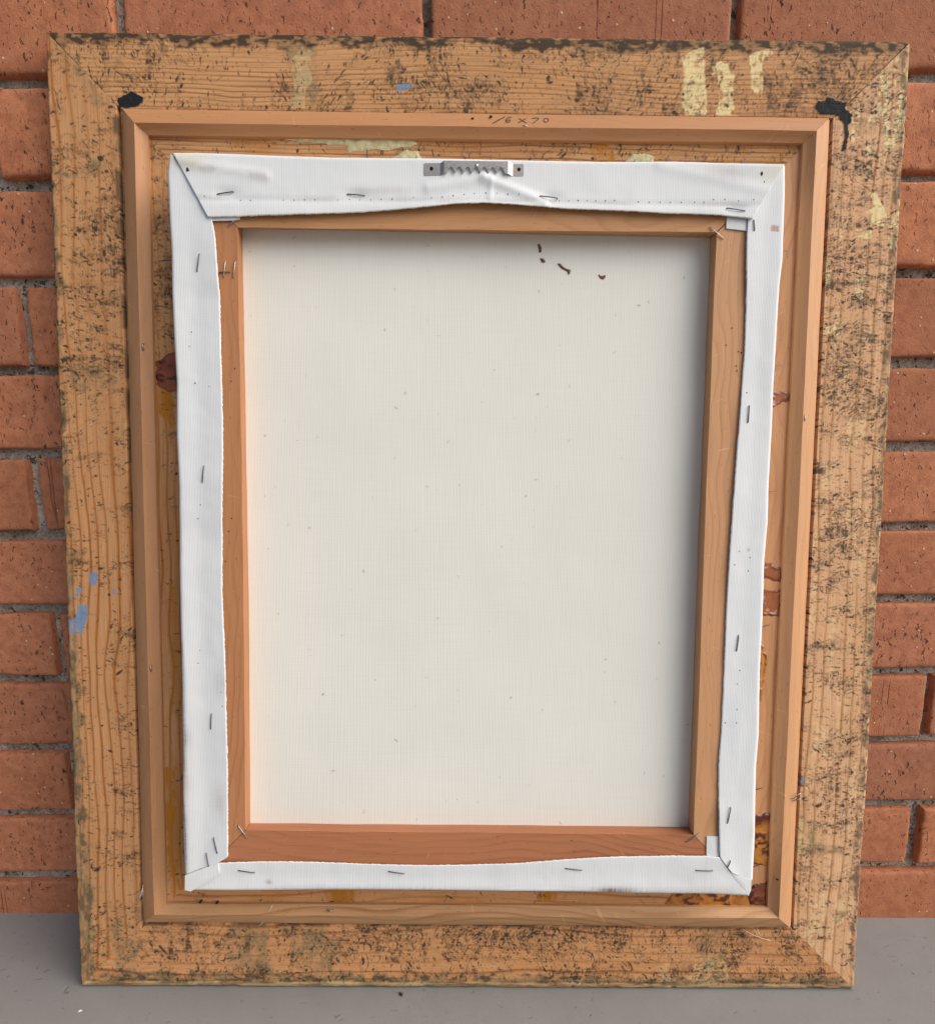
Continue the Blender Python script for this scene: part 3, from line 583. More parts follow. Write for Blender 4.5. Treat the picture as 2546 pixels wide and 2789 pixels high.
    # --- spots of paint with outlines of their own
    wx = X + 2.2 * (fbm(X, Z, 4, 4, sd + 18) - .5) * 2; wz = Z + 2.2 * (fbm(X, Z, 4, 4, sd + 19) - .5) * 2
    sx = X + .9 * (fbm(X, Z, 2.5, 2.5, sd + 20) - .5) * 2; sz = Z + .9 * (fbm(X, Z, 2.5, 2.5, sd + 21) - .5) * 2
    for name, poly in D['paint'].items():
        px = [p[0] for p in poly]; pz = [p[1] for p in poly]
        if max(px) < X.min() or min(px) > X.max() or max(pz) < Z.min() or min(pz) > Z.max(): continue
        kind = name.rstrip('0123456789')
        if kind in ('olive',):
            m = in_poly(wx, wz, poly) * sstep(-.5, 2.5, poly_dist(wx, wz, poly)) * (.26 + .45 * sstep(.40, .60, fbm(X, Z, 5, 5, sd + 22))) * (.5 + .5 * sstep(.35, .55, fbm(X, Z, 1.6, 1.6, sd + 25)))
        elif kind == 'amber': m = in_poly(X + 5 * (fbm(X, Z, 7, 12, sd + 60) - .5), wz, poly) * sstep(-.3, 1.6, poly_dist(wx, wz, poly)) * (.35 + .65 * sstep(.3, .6, fbm(X, Z, 5, 16, sd + 61)))
        else: m = in_poly(sx, sz, poly).astype(float)
        if kind == 'cream':
            m = m * (.32 if name in ('cream6', 'cream8', 'cream9') else .97) * (.5 + .5 * sstep(.36, .50, fbm(U, V, 14, 1.6, sd + 50))) * sstep(.30, .44, fbm(X, Z, 3.0 if hor else 5, 4, sd + 23)); ch['dark'] *= (1 - .55 * m).astype(np.float32); ch['h'] += (.10 * m).astype(np.float32)
        if kind == 'blue': m = m * sstep(.28, .45, fbm(X, Z, 3, 5, sd + 24)) * .9; ch['dark'] *= (1 - .7 * m).astype(np.float32)
        if kind == 'black': ch['h'] += (.45 * m * (.5 + fbm(X, Z, 4, 4, 77))).astype(np.float32); ch['black'] = np.maximum(ch['black'], m.astype(np.float32)); continue
        ch[kind] = np.maximum(ch[kind], m.astype(np.float32))
    if side == 'left':
        lip = sstep(66, 70, V)
        ch['amber'] = np.maximum(ch['amber'], (lip * .55 * sstep(372, 340, U) * sstep(.42, .6, fbm(U, V, 60, 6, 91))).astype(np.float32))
        ch['dark'] = np.maximum(ch['dark'], (sstep(90, 97, V + 8 * (fbm(U, V, 14, 14, 92) - .5)) * .8 * sstep(.3, .5, fbm(U, V, 20, 6, 93))).astype(np.float32))
    if side in ('top', 'bottom'):
        ch['amber'] = np.maximum(ch['amber'], (.35 * sstep(66, 70, V) * sstep(.55, .7, fbm(U, V, 25, 12, 94))).astype(np.float32))
    if side == 'bottom': ch['cream'] = np.maximum(ch['cream'], (.42 * sstep(4.2, 2.4, edge * .0 + V + 2.0 * (fbm(U, V, 20, 6, 70) - .5)) * sstep(.32, .55, fbm(U, V, 16, 2, 71))).astype(np.float32)); ch['dark'] *= (1 - .5 * sstep(4, 2, V)).astype(np.float32)
    # --- relief: paint thickness, dents under the scuffs
    ch['h'] += (-.10 * ch['dark'] * (ch['h'] < .05) - .10 * ch['grain']).astype(np.float32)
    return R_
MO = D['m_out']
def lerp(a, b, t): return (a[0] + (b[0] - a[0]) * t, a[1] + (b[1] - a[1]) * t)
WORN = {'top': m_worn('worn_pine_top', (.65, .355, .165), (.22, .080, .024), 1), 'left': m_worn('worn_pine_left_shaded', (.60, .325, .152), (.37, .125, .028), 2),  # left darker than right: board tone plus the light's falloff put into the colour
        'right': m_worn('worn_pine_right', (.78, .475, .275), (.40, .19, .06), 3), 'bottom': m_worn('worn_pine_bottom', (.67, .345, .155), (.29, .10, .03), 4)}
def make_rail(side):
    R_ = paint_board(side)
    a, b = {'top': ('TL', 'TR'), 'right': ('TR', 'BR'), 'bottom': ('BR', 'BL'), 'left': ('BL', 'TL')}[side]
    O0, O1, I0, I1 = OUT[a], OUT[b], INN[a], INN[b]
    depth = abs(O0[1] - I0[1]) if side in ('top', 'bottom') else abs(O0[0] - I0[0])
    if side == 'right':
        tg0, tg1 = (300.4 - 249.6) / (300.4 - 196), (305.4 - 254.0) / (305.4 - 197)
        I0, I1 = lerp(O0, I0, tg0), lerp(O1, I1, tg1); depth = 51
        vs_ = np.arange(0, depth + .01, .5)
    else:
        vs_ = np.r_[np.arange(0, 53.5, .5), 56, 62, np.arange(66.5, depth, .5), depth]
    L = math.hypot(O1[0] - O0[0], O1[1] - O0[1])
    s = np.linspace(0, 1, int(L / .5)); t = vs_ / depth; t[-1] = 1
    S, T = np.meshgrid(s, t, indexing='ij')
    ox, oz = O0[0] + (O1[0] - O0[0]) * S, O0[1] + (O1[1] - O0[1]) * S
    qx, qz = I0[0] + (I1[0] - I0[0]) * S, I0[1] + (I1[1] - I0[1]) * S
    X = ox + (qx - ox) * T; Z = oz + (qz - oz) * T; V = T * depth
    along = S * L
    sd = {'top': 1, 'right': 2, 'bottom': 3, 'left': 4}[side]
    # worn arris: the outer edge is rounded and nicked
    rad = 2.6 + 1.6 * (fbm(along, V * 0, 35, 1, 50 + sd) - .5) * 2 + (2.0 if side == 'bottom' else 0)
    d = -1.8 * np.clip(1 - V / rad, 0, 1) ** 2 - .8 * np.clip(vnoise(along, V * 0, 9, 1, 60 + sd) - .72, 0, 1) * np.clip(1 - V / 4, 0, 1) * 6
    d = d + R_.sample('h', X, Z) + (fbm(along, V, 70, 30, 70 + sd) - .5) * .5
    nick = (vnoise(along, V * 0, 5, 1, 80 + sd) - .5) * .35 + (vnoise(along, V * 0, 60, 1, 81 + sd) - .5) * .7
    k = np.clip(1 - V / 6, 0, 1) * nick
    nx, nz = {'top': (0, 1), 'bottom': (0, -1), 'left': (-1, 0), 'right': (1, 0)}[side]
    if side == 'bottom': k = np.minimum(k, 0)
    X = X + nx * k; Z = Z + nz * k
    # narrow open joint round the inset moulding, and the mitres
    if side == 'left': d = d - 5 * np.exp(-((V - 51.6) / .8) ** 2)
    if side == 'top': d = d - 2.5 * np.exp(-((V - 52.6) / .5) ** 2)
    mit = np.minimum(S, 1 - S) * (L - 2 * V)
    op = .25 + (1.3 if side in ('top', 'right') else .5) * ( sstep(.55, .75, fbm(V, V * 0, 18, 1, 90 + sd)))
    wS = {'top': sstep(.3, .7, S), 'right': sstep(.7, .3, S)}.get(side, .0 * S) * .75 + .25
    d = d - op * np.clip(1 - mit / .9, 0, 1) * wS
    dk = R_.sample('dark', X, Z); dk = np.maximum(dk, (.9 if side in ('top', 'right') else .5) * np.clip(1 - mit / .8, 0, 1) * sstep(.35, .6, fbm(V, V * 0, 10, 1, 95 + sd)) * wS)
    wear = np.stack([dk, R_.sample('cream', X, Z), R_.sample('olive', X, Z), R_.sample('black', X, Z)], -1)
    stain = np.stack([R_.sample('blue', X, Z), R_.sample('amber', X, Z), R_.sample('grain', X, Z), 1 + 0 * X], -1)
    uv = np.stack([along / 1000, V / 1000], -1)
    P = np.stack([X / 1000, -d / 1000, Z / 1000], -1)
    # side of the board back to the wall (thickness 24 mm) and the inner drop
    def ext(A, first, last): return np.concatenate([first, A, last], 1)
    f = P[:, :1].copy(); f[..., 1] = .024
    l = P[:, -1:].copy(); l[..., 1] = .010
    wear_s = wear[:, :1].copy()
    P = ext(P, f, l); wear = ext(wear, wear_s, wear[:, -1:]); stain = ext(stain, stain[:, :1], stain[:, -1:])
    u0 = uv[:, :1].copy(); u0[..., 1] = -.024; u1 = uv[:, -1:].copy(); u1[..., 1] += .01
    uv = ext(uv, u0, u1)
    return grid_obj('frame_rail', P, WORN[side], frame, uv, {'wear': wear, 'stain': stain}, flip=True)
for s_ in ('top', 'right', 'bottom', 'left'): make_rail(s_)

# clean moulding set into the back, four mitred lengths
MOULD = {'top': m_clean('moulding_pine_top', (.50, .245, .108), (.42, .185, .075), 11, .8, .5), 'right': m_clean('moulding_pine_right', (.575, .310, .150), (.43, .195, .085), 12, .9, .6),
         'bottom': m_clean('moulding_pine_bottom', (.54, .315, .150), (.27, .10, .035), 13, .75, .9), 'left': m_clean('moulding_pine_left_shaded', (.46, .235, .110), (.37, .17, .072), 14, .6, .4)}  # left length's colour is lowered to carry the weaker light on that side
def ring_corners(side):
    return {'top': (0, 1), 'right': (1, 2), 'bottom': (2, 3), 'left': (3, 0)}[side]
def make_mould(side):
    i, j = ring_corners(side)
    mo, mr, mi = D['m_out'], D['m_ridge'], D['m_in']
    prof = [(0, 0, -8), (0, 0, 2.4), (0, .06, 3.1), (0, .5, 5.6), (0, .93, 7.8), (1, 0, 8.1), (1, .07, 7.7), (1, .3, 5.9), (1, .55, 4.4), (1, .8, 3.4), (1, .97, 3.0), (2, 0, 2.4), (2, 0, -3)]
    L = math.hypot(mo[j][0] - mo[i][0], mo[j][1] - mo[i][1]); n = 90
    rows_ = []; cross = []; c = 0
    for (st, fr_, dd) in prof:
        A = {0: (mo, mr), 1: (mr, mi), 2: (mi, mi)}[st]
        p0, p1 = lerp(A[0][i], A[1][i], fr_), lerp(A[0][j], A[1][j], fr_)
        t = np.linspace(0, 1, n)
        x = p0[0] + (p1[0] - p0[0]) * t; z = p0[1] + (p1[1] - p0[1]) * t
        al = t * L
        wv = (vnoise(al, al * 0 + st * 7, 45, 1, 200 + i) - .5) * .35
        if side in ('top', 'bottom'): z = z + wv
        else: x = x + wv
        d = dd + (vnoise(al, al * 0 + fr_ * 30, 30, 3, 210 + i) - .5) * .22
        rows_.append(np.stack([x / 1000, -d / 1000, z / 1000], -1))
        cr = {0: fr_ * 12, 1: 12 + fr_ * 8, 2: 21}[st] + (0 if dd > 0 else 5)
        cross.append(np.stack([al / 1000, np.full(n, cr / 1000)], -1))
    P = np.stack(rows_, 1); uv = np.stack(cross, 1)
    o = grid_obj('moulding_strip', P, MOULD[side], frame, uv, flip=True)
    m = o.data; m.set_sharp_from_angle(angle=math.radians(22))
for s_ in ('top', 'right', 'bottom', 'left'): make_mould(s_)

# right side: newer clean wood runs on inside the moulding
def make_inner():
    n, m_ = 120, 14
    T0, T1 = (250.0 - 2.0, 656.0), (252.4, 55.0); I0, I1 = INN['TR'], INN['BR']
    s = np.linspace(0, 1, n); t = np.linspace(0, 1, m_)
    S, T = np.meshgrid(s, t, indexing='ij')
    X = (T0[0] + (T1[0] - T0[0]) * S) * (1 - T) + (I0[0] + (I1[0] - I0[0]) * S) * T
    Z = (T0[1] + (T1[1] - T0[1]) * S) * (1 - T) + (I0[1] + (I1[1] - I0[1]) * S) * T
    d = .35 + (vnoise(S * 600, T * 50, 50, 20, 5) - .5) * .3
    P = np.stack([X / 1000, -d / 1000, Z / 1000], -1)
    f = P[:, :1].copy(); f[..., 1] = .015; l = P[:, -1:].copy(); l[..., 1] = .012
    uv = np.stack([S * .6, T * .053], -1)
    u0 = uv[:, :1].copy(); u0[..., 1] = -.01; u1 = uv[:, -1:].copy(); u1[..., 1] += .01
    o = grid_obj('inner_strip', np.concatenate([f, P, l], 1), MOULD_R2, frame, np.concatenate([u0, uv, u1], 1), flip=True)
    o['label'] = 'clean unworn inner wood with glue drips'
MOULD_R2 = m_clean('inner_pine_right', (.59, .300, .140), (.36, .135, .055), 15, .9, .75)
make_inner()

# glue and thick paint left on the inner lip
def blob(name, poly, mat, th, d0, parent, step=.55, warp=1.6, seed=0, rim=False):
    xs_ = [p[0] for p in poly]; zs_ = [p[1] for p in poly]
    gx = np.arange(min(xs_) - 2, max(xs_) + 2, step); gz = np.arange(min(zs_) - 2, max(zs_) + 2, step)
    X, Z = np.meshgrid(gx, gz, indexing='ij')
    wx = X + warp * (fbm(X, Z, 5, 5, seed + 1) - .5); wz = Z + warp * (fbm(X, Z, 5, 5, seed + 2) - .5)
    ins = in_poly(wx, wz, poly); e = poly_dist(wx, wz, poly)
    hgt = np.where(ins, np.clip(e / 1.1, 0, 1) ** .6, 0)
    n = fbm(X, Z, 6.5, 4.5, seed + 3, 3)
    rm = np.exp(-((e - 1.3) / 1.1) ** 2) if rim else 0 * e
    H = hgt * th * ((.25 + 1.0 * sstep(.35, .7, n)) * (.35 + .9 * rm) if rim else (.45 + 1.1 * sstep(.3, .75, n))) + d0 - .05
    cell = ins[:-1, :-1] | ins[1:, :-1] | ins[:-1, 1:] | ins[1:, 1:]
    idx = -np.ones(X.shape, int); V = []; dirt = []
    Fc = []
    for i, j in zip(*np.nonzero(cell)):
        q = []
        for (a, b_) in ((i, j), (i + 1, j), (i + 1, j + 1), (i, j + 1)):
            if idx[a, b_] < 0:
                idx[a, b_] = len(V); V.append(loc(X[a, b_], Z[a, b_], H[a, b_] if ins[a, b_] else d0 - .08))
                dark = (rm[a, b_] if rim else 1) * float(sstep(.50, .66, n[a, b_])); body = 1.0 if not rim else float(np.clip(rm[a, b_] * 1.2, .25, 1))
                dirt.append((dark, body, 0, 1))
            q.append(idx[a, b_])
        Fc.append(q)
    return mesh_obj(name, V, Fc, mat, parent, smooth=True, attrs={'dirt': np.array(dirt)})
for k, (nm, poly) in enumerate(D['glue'].items()):
    cream = nm.startswith('cream')
    rim = nm in ('right_a', 'right_b', 'right_d', 'right_c')
    d0 = .45 if nm.startswith('right') else .25
    o = blob('paint_lump' if cream else 'glue_drip', poly, CREAM if cream else GLUE_R if nm[:7] in ('right_a', 'right_b', 'right_d', 'right_f', 'left_a') else GLUE, .6 if cream else .65, d0, frame, seed=300 + 9 * k, rim=rim, warp=2.5)
    if nm == 'left_a': o['label'] = 'dark red glue clot'

# metal bits in the frame
def wire_obj(name, paths, r, mat, parent, sides=6):
    V, Fc = join([tube(p, r / 1000, sides) for p in paths])
    return mesh_obj(name, V, Fc, mat, parent, smooth=True)
BR_ = D['brads']
for k in range(0, len(BR_), 2):
    (x1, z1), (x2, z2) = (BR_[k + 1], BR_[k]) if BR_[k][0] > 210 else (BR_[k], BR_[k + 1])
    dx, dz = x2 - x1, z2 - z1; l = math.hypot(dx, dz); dx, dz = dx / l, dz / l
    wv = .55 if k < 18 else .35
    px, pz = -dz * wv, dx * wv
    e = (x2 + dx * 5, z2 + dz * 5)
    V = []; d = 2.2
    for (x, z, q) in ((x1, z1, .35), (x1, z1, .35), (e[0], e[1], 1), (e[0], e[1], 1)): pass
    V = [loc(x1 - px * .4, z1 - pz * .4, d), loc(x1 + px * .4, z1 + pz * .4, d), loc(e[0] + px, e[1] + pz, d + 1.5), loc(e[0] - px, e[1] - pz, d + 1.5)]
    V += [(a, b_ + .0006, c) for a, b_, c in V]
    Fc = [(0, 1, 2, 3), (7, 6, 5, 4), (0, 4, 5, 1), (1, 5, 6, 2), (2, 6, 7, 3), (3, 7, 4, 0)]
    mesh_obj('framing_brad', V, Fc, STEEL_D, frame)
for (x, z) in D['m_nails']:
    hor = z > 600 or z < 100
    a, b_ = ((x - 1.6, z), (x + 1.6, z)) if hor else ((x, z - 2.0), (x, z + 2.0))
    dd = 7.6
    wire_obj('nail_head', [[loc(*a, dd - 1.5), loc(*a, dd), loc((a[0] + b_[0]) / 2, (a[1] + b_[1]) / 2, dd + .35), loc(*b_, dd), loc(*b_, dd - 1.5)]], .45, STEEL_L, frame)
def disc(c, rx_, rz_, d, n=8):
    return [loc(c[0] + rx_ * math.cos(2 * math.pi * k / n), c[1] + rz_ * math.sin(2 * math.pi * k / n), d) for k in range(n)], [tuple(range(n))[::-1]]
for (x, z) in D['m_holes']:
    out_side = abs(x) > 240 or z > 649 or z < 62
    base = {True: 5.9, False: 7.0}[out_side]
    if z < 80 and x < 0: base = 3.7
    V, Fc = disc((x, z), .95, .55, base)
    V2 = [(a, b_ + .003, c) for a, b_, c in V]
    n = len(V)
    mesh_obj('nail_hole', V + V2, Fc + [(k, (k + 1) % n, n + (k + 1) % n, n + k) for k in range(n)], HOLE, frame)
g = D['gap_staples']
for (p, q) in ((g[0], g[1]), (g[2], g[3])):
    wire_obj('bent_staple', [[loc(p[0] - .5, p[1] - 2, -1), loc(*p, 6), loc(*q, 8), loc(q[0] + .5, q[1] - 2.5, 5), loc(q[0] - .8, q[1] - 4, -1)]], .42, STEEL_L, frame)
for k, p in enumerate(D['threads']):
    n = len(p); ds = np.linspace(7.2, 1.6, n) if k in (0,) else np.linspace(3.2, 1.0, n)
    wire_obj('loose_thread', [[loc(x, z, d) for (x, z), d in zip(p, ds)]], .28 if k < 4 else .16, THREAD, frame, 5)
# pencilled size on the moulding
def ribbon(pts, wd, dfun):
    V = []; Fc = []
    for k, (x, z) in enumerate(pts):
        x0, z0 = pts[max(k - 1, 0)]; x1, z1 = pts[min(k + 1, len(pts) - 1)]
        l = math.hypot(x1 - x0, z1 - z0) + 1e-6; nx, nz = -(z1 - z0) / l * wd, (x1 - x0) / l * wd
        V += [loc(x + nx, z + nz, dfun(z + nz)), loc(x - nx, z - nz, dfun(z - nz))]
    for k in range(len(pts) - 1): Fc.append((2 * k, 2 * k + 1, 2 * k + 3, 2 * k + 2))
    return V, Fc
dz_top = lambda z: float(np.interp(z, [643.4, 644.3, 649.6, 655.2], [8.1, 7.8, 5.6, 3.1])) + .28
def dense(pts, n=18): return [tuple(p) for p in resample(pts, n)] if len(pts) > 2 else [lerp(pts[0], pts[1], t) for t in np.linspace(0, 1, 8)]
V, Fc = join([ribbon(dense(p), .27, dz_top) for p in D['txt']])
o = mesh_obj('pencil_writing', V, Fc, PENCIL, frame); o['label'] = 'pencilled size 16x20'

# ------------------------------------------------------------------ the stretched canvas resting in the frame
canvas = empty('stretched_canvas', 'blank white canvas stretched on wooden bars, its stapled back facing out', 'canvas')
canvas.matrix_world = FL
SF, SB = D['s_front'], D['s_back']
BAR = {'top': m_clean('bar_pine_top', (.54, .280, .125), (.38, .16, .06), 21, .8, .8), 'right': m_clean('bar_pine_right', (.60, .320, .158), (.42, .19, .08), 22, 1.1, .85),
       'bottom': m_clean('bar_pine_bottom', (.455, .185, .085), (.24, .075, .03), 23, .9, .75), 'left': m_clean('bar_pine_left', (.49, .225, .10), (.31, .11, .042), 24, .8, .9)}
CO = [(-202, 610), (202.5, 608), (204, 101), (-206.5, 101.5)]       # outer corners of the bars
def make_bar(side):
    i, j = ring_corners(side); n = 80
    prof = [(CO, 20), (CO, 29.2), (SF, 29.5), (SF, 28.6), (SB, 16.6), (SB, 15.0)]
    L = math.hypot(CO[j][0] - CO[i][0], CO[j][1] - CO[i][1])
    P = []; UV = []; cr = 0
    off = {0: 0, 1: .010, 2: .052, 3: .0535, 4: .071, 5: .073}
    mid = {'top': (0, 0), 'right': (-.2, 0), 'bottom': (0, 0), 'left': (1.0, 0)}[side]
    for k, (ring_, d) in enumerate(prof):
        t = np.linspace(0, 1, n); a, b_ = ring_[i], ring_[j]
        x = a[0] + (b_[0] - a[0]) * t; z = a[1] + (b_[1] - a[1]) * t
        bow = np.sin(np.pi * t) * (k >= 2) * mid[0]; x = x + bow
        wv = (vnoise(t * L, t * 0 + k, 40, 1, 400 + i) - .5) * .5 * (k >= 2)
        if side in ('top', 'bottom'): z = z + wv
        else: x = x + wv
        dd = d + 0 * t
        P.append(np.stack([x / 1000, -dd / 1000, z / 1000], -1)); UV.append(np.stack([t * L / 1000, np.full(n, off[k])], -1))
    P = np.stack(P, 1)
    # leave a hairline at the mitres
    dirv = (P[-1:] - P[:1]); ln_ = np.linalg.norm(dirv, axis=-1, keepdims=True)
    P[0] += (dirv / ln_)[0] * .00025; P[-1] -= (dirv / ln_)[0] * .00025
    o = grid_obj('stretcher_bar', P, BAR[side], canvas, np.stack(UV, 1), flip=True)
    o.data.set_sharp_from_angle(angle=math.radians(30))
for s_ in ('top', 'right', 'bottom', 'left'): make_bar(s_)
# dark backing seen through the mitre hairlines is the bar below: the panel, the back of the painted cloth
n = 90
X, Z = np.meshgrid(np.linspace(-201, 203, n), np.linspace(102, 608, n), indexing='ij')
d = 16 + (fbm(X, Z, 90, 90, 8) - .5) * 1.2
panel = grid_obj('canvas_panel', np.stack([X / 1000, -d / 1000, Z / 1000], -1), CANV_B, canvas)
for k, p in enumerate(D['spots']):
    blob('brown_spot', p, BROWN, .45, 16.4, panel, step=.3, warp=.8, seed=600 + k).location = (0, 0, 0)

def flap(name, outer, inner, d0, n, m, wr, dirtf, seed, skirt=True):
    O_, I_ = resample(outer, n), resample(inner, n)
    T = np.linspace(0, 1, m)[None, :, None]
    G = O_[:, None] * (1 - T) + I_[:, None] * T
    X, Z = G[..., 0], G[..., 1]
    S = np.repeat(np.linspace(0, 1, n)[:, None], m, 1); T = np.repeat(np.linspace(0, 1, m)[None], n, 0)
    inn = np.pad((vnoise(S[:, -1] * 900, S[:, -1] * 0, 2.5, 1, seed + 40) - .5) * .5, 0)   # frayed raw edge
    nrm = (I_ - O_); nrm = nrm / np.linalg.norm(nrm, axis=1, keepdims=True)
    X[:, -1] += nrm[:, 0] * inn; Z[:, -1] += nrm[:, 1] * inn
    d = d0 + wr(X, Z, S, T) + (fbm(X, Z, 26, 26, seed) - .5) * .7
    e = T * np.linalg.norm(I_ - O_, axis=1)[:, None]
    d = d - 1.1 * np.clip(1 - e / 2.0, 0, 1) ** 2                   # rolls over the outer arris
    dirt = dirtf(X, Z, S, T)
    P = np.stack([X / 1000, -d / 1000, Z / 1000], -1)
    cols = [P]; dc = [dirt]
    if skirt:
        for dd, off in ((26, .35), (14, .4), (1.2, .2)):
            q = np.stack([(O_[:, 0] - nrm[:, 0] * off) / 1000, np.full(n, -dd / 1000), (O_[:, 1] - nrm[:, 1] * off) / 1000], -1)[:, None]
            cols.insert(0, q); dc.insert(0, dirt[:, :1])
    else:
        q = P[:, :1].copy(); q[..., 1] += .0007; cols.insert(0, q); dc.insert(0, dirt[:, :1])
    q = P[:, -1:].copy(); q[..., 1] += .0008; cols.append(q); dc.append(dirt[:, -1:] )
    back = P[:, -3:-2].copy(); back[..., 1] += .0009; cols.append(back); dc.append(dirt[:, -1:])
    Pn = np.concatenate(cols, 1); Dn = np.concatenate(dc, 1)
    # close the two ends
    e0 = Pn[:1].copy(); e0[..., 1] += .0008; e1 = Pn[-1:].copy(); e1[..., 1] += .0008
    Pn = np.concatenate([e0, Pn, e1], 0); Dn = np.concatenate([Dn[:1], Dn, Dn[-1:]], 0)
    return grid_obj(name, Pn, CANV_W, canvas, None, {'dirt': Dn}, flip=True)
def rgba(r, g=None, b=None):
    z = np.zeros_like(r); return np.stack([np.clip(r, 0, 1), np.clip(g if g is not None else z, 0, 1), np.clip(b if b is not None else z, 0, 1), 1 + z], -1)
def ridge(X, Z, a, b, w):
    dx, dz = b[0] - a[0], b[1] - a[1]; L = dx * dx + dz * dz
    t = np.clip(((X - a[0]) * dx + (Z - a[1]) * dz) / L, 0, 1)
    return np.exp(-((X - a[0] - t * dx) ** 2 + (Z - a[1] - t * dz) ** 2) / w ** 2)
gs = lambda X, Z, x, z, wx, wz: np.exp(-((X - x) / wx) ** 2 - ((Z - z) / wz) ** 2)

# left turn-over
def wrL(X, Z, S, T): return sstep(585, 540, Z) * (T * .9 * sstep(.45, .7, vnoise(Z, Z * 0, 55, 1, 4)) - .5 * np.exp(-((T - .45) / .25) ** 2) + .8 * T ** 3)
def dtL(X, Z, S, T):
    low = sstep(420, 200, Z)
    return rgba(.55 * sstep(.14, .02, T) * low * sstep(.35, .6, fbm(Z, X, 30, 5, 33)) + .3 * gs(X, Z, -203, 215, 3, 9) + .35 * gs(X, Z, -206, 150, 2, 26) + .2 * gs(X, Z, -178, 255, 5, 12) + .25 * gs(X, Z, -181, 170, 5, 12), .4 * gs(X, Z, -205, 185, 3, 14), .4 * gs(X, Z, -203, 606, 5, 8) + .3 * gs(X, Z, -206, 116, 6, 6))
flap('canvas_flap', [(-202.5, 610.8)] + D['left'][1:-2] + [(-207.6, 113.2)], [(-178, 584)] + D['left_in'] + [(-183.2, 123.0)], 31.2, 620, 30, wrL, dtL, 41)
# right
def wrR(X, Z, S, T): return T * 1.0 * sstep(.4, .7, vnoise(Z, Z * 0, 70, 1, 5)) + .5 * gs(X, Z, 190, 225, 6, 30) - .4 * np.exp(-((T - .5) / .3) ** 2)
def dtR(X, Z, S, T): return rgba(.12 * gs(X, Z, 188, 160, 6, 12) + .55 * gs(X, Z, 191, 353, 1.2, 1.2), .85 * sstep(3.2, 2.4, np.abs(X - 198.5)) * sstep(2.3, 1.6, np.abs(Z - 568 + (X - 198) * .1)) * .8, .5 * gs(X, Z, 203, 150, 1.6, 9))
flap('canvas_flap', D['right'][:-2] + [(204.2, 111.6)], [(180.0, 590)] + D['right_in'][1:] + [(189.8, 117.6)], 30.6, 620, 26, wrR, dtR, 42)
# bottom
def wrB(X, Z, S, T): return .5 * T ** 2 + .5 * T * sstep(.4, .7, vnoise(X, X * 0, 60, 1, 6)) - .35 * np.exp(-((T - .5) / .3) ** 2) + .6 * gs(X, Z, 165, 118, 12, 9)
def dtB(X, Z, S, T): return rgba(.75 * gs(X, Z, 105, 103.5, 14, 2.6) + .28 * sstep(.28, .02, T) * sstep(.4, .6, fbm(X, Z, 40, 8, 34)) + .5 * gs(X, Z, -147, 108, 2.5, 1.8) + .15 * gs(X, Z, 172, 122, 8, 7), None, .35 * gs(X, Z, -202, 106, 7, 6) + .3 * gs(X, Z, 190, 104, 14, 4))
flap('canvas_flap', [(-207.4, 101.3)] + D['bottom'][1:-1] + [(203.0, 99.4)], [(-207.2, 113.0), (-183, 122.9)] + D['bottom_in'][1:-1] + [(180.3, 129.3)], 30.9, 560, 26, wrB, dtB, 43)
# top, folded double with a hem that gapes between the staples
def wrT(X, Z, S, T):
    d = .9 * T ** 2 + 2.4 * gs(X, Z, 5, 577, 46, 9) * T + 1.3 * ridge(X, Z, (4, 597), (44, 582), 3.4) + 1.0 * ridge(X, Z, (-32, 590), (4, 597), 4.0) + .5 * ridge(X, Z, (9, 597), (8, 584), 2.0)
    d += .6 * ridge(X, Z, (-198, 606), (-140, 597), 3.5) + .5 * ridge(X, Z, (120, 606), (196, 590), 4) + .8 * gs(X, Z, 110, 575, 35, 7) * T + .7 * gs(X, Z, -120, 572, 30, 7) * T
    d += .35 * np.exp(-((Z - 581.5 + .0 * X) / 2.2) ** 2) * (-1.0)
    for (a, b_) in zip(D['staples'][0:8:2], D['staples'][1:8:2]):
        d -= 1.0 * gs(X, Z, (a[0] + b_[0]) / 2, (a[1] + b_[1]) / 2, 8, 3.5)
    return d
def dtT(X, Z, S, T): return rgba(.20 * np.exp(-((Z - 582) / 1.6) ** 2) * sstep(.35, .65, fbm(X, Z, 22, 3, 35)) + .25 * gs(X, Z, -60, 588, 20, 3) + .3 * gs(X, Z, 165, 602, 16, 5) + .25 * ridge(X, Z, (-196, 603), (-140, 596), 3) * sstep(.4, .6, fbm(X, Z, 12, 5, 36)), None, .55 * gs(X, Z, -192, 605, 14, 6) + .5 * gs(X, Z, 196, 603, 12, 7) + .25 * sstep(.9, 1, T))
flap('canvas_flap', [(-200.6, 610.9)] + D['top'][1:-1] + [(202.6, 608.6)], D['top_in'][:1] + D['top_in'][1:-1] + [(182.4, 573.0)], 32.0, 640, 46, wrT, dtT, 44)
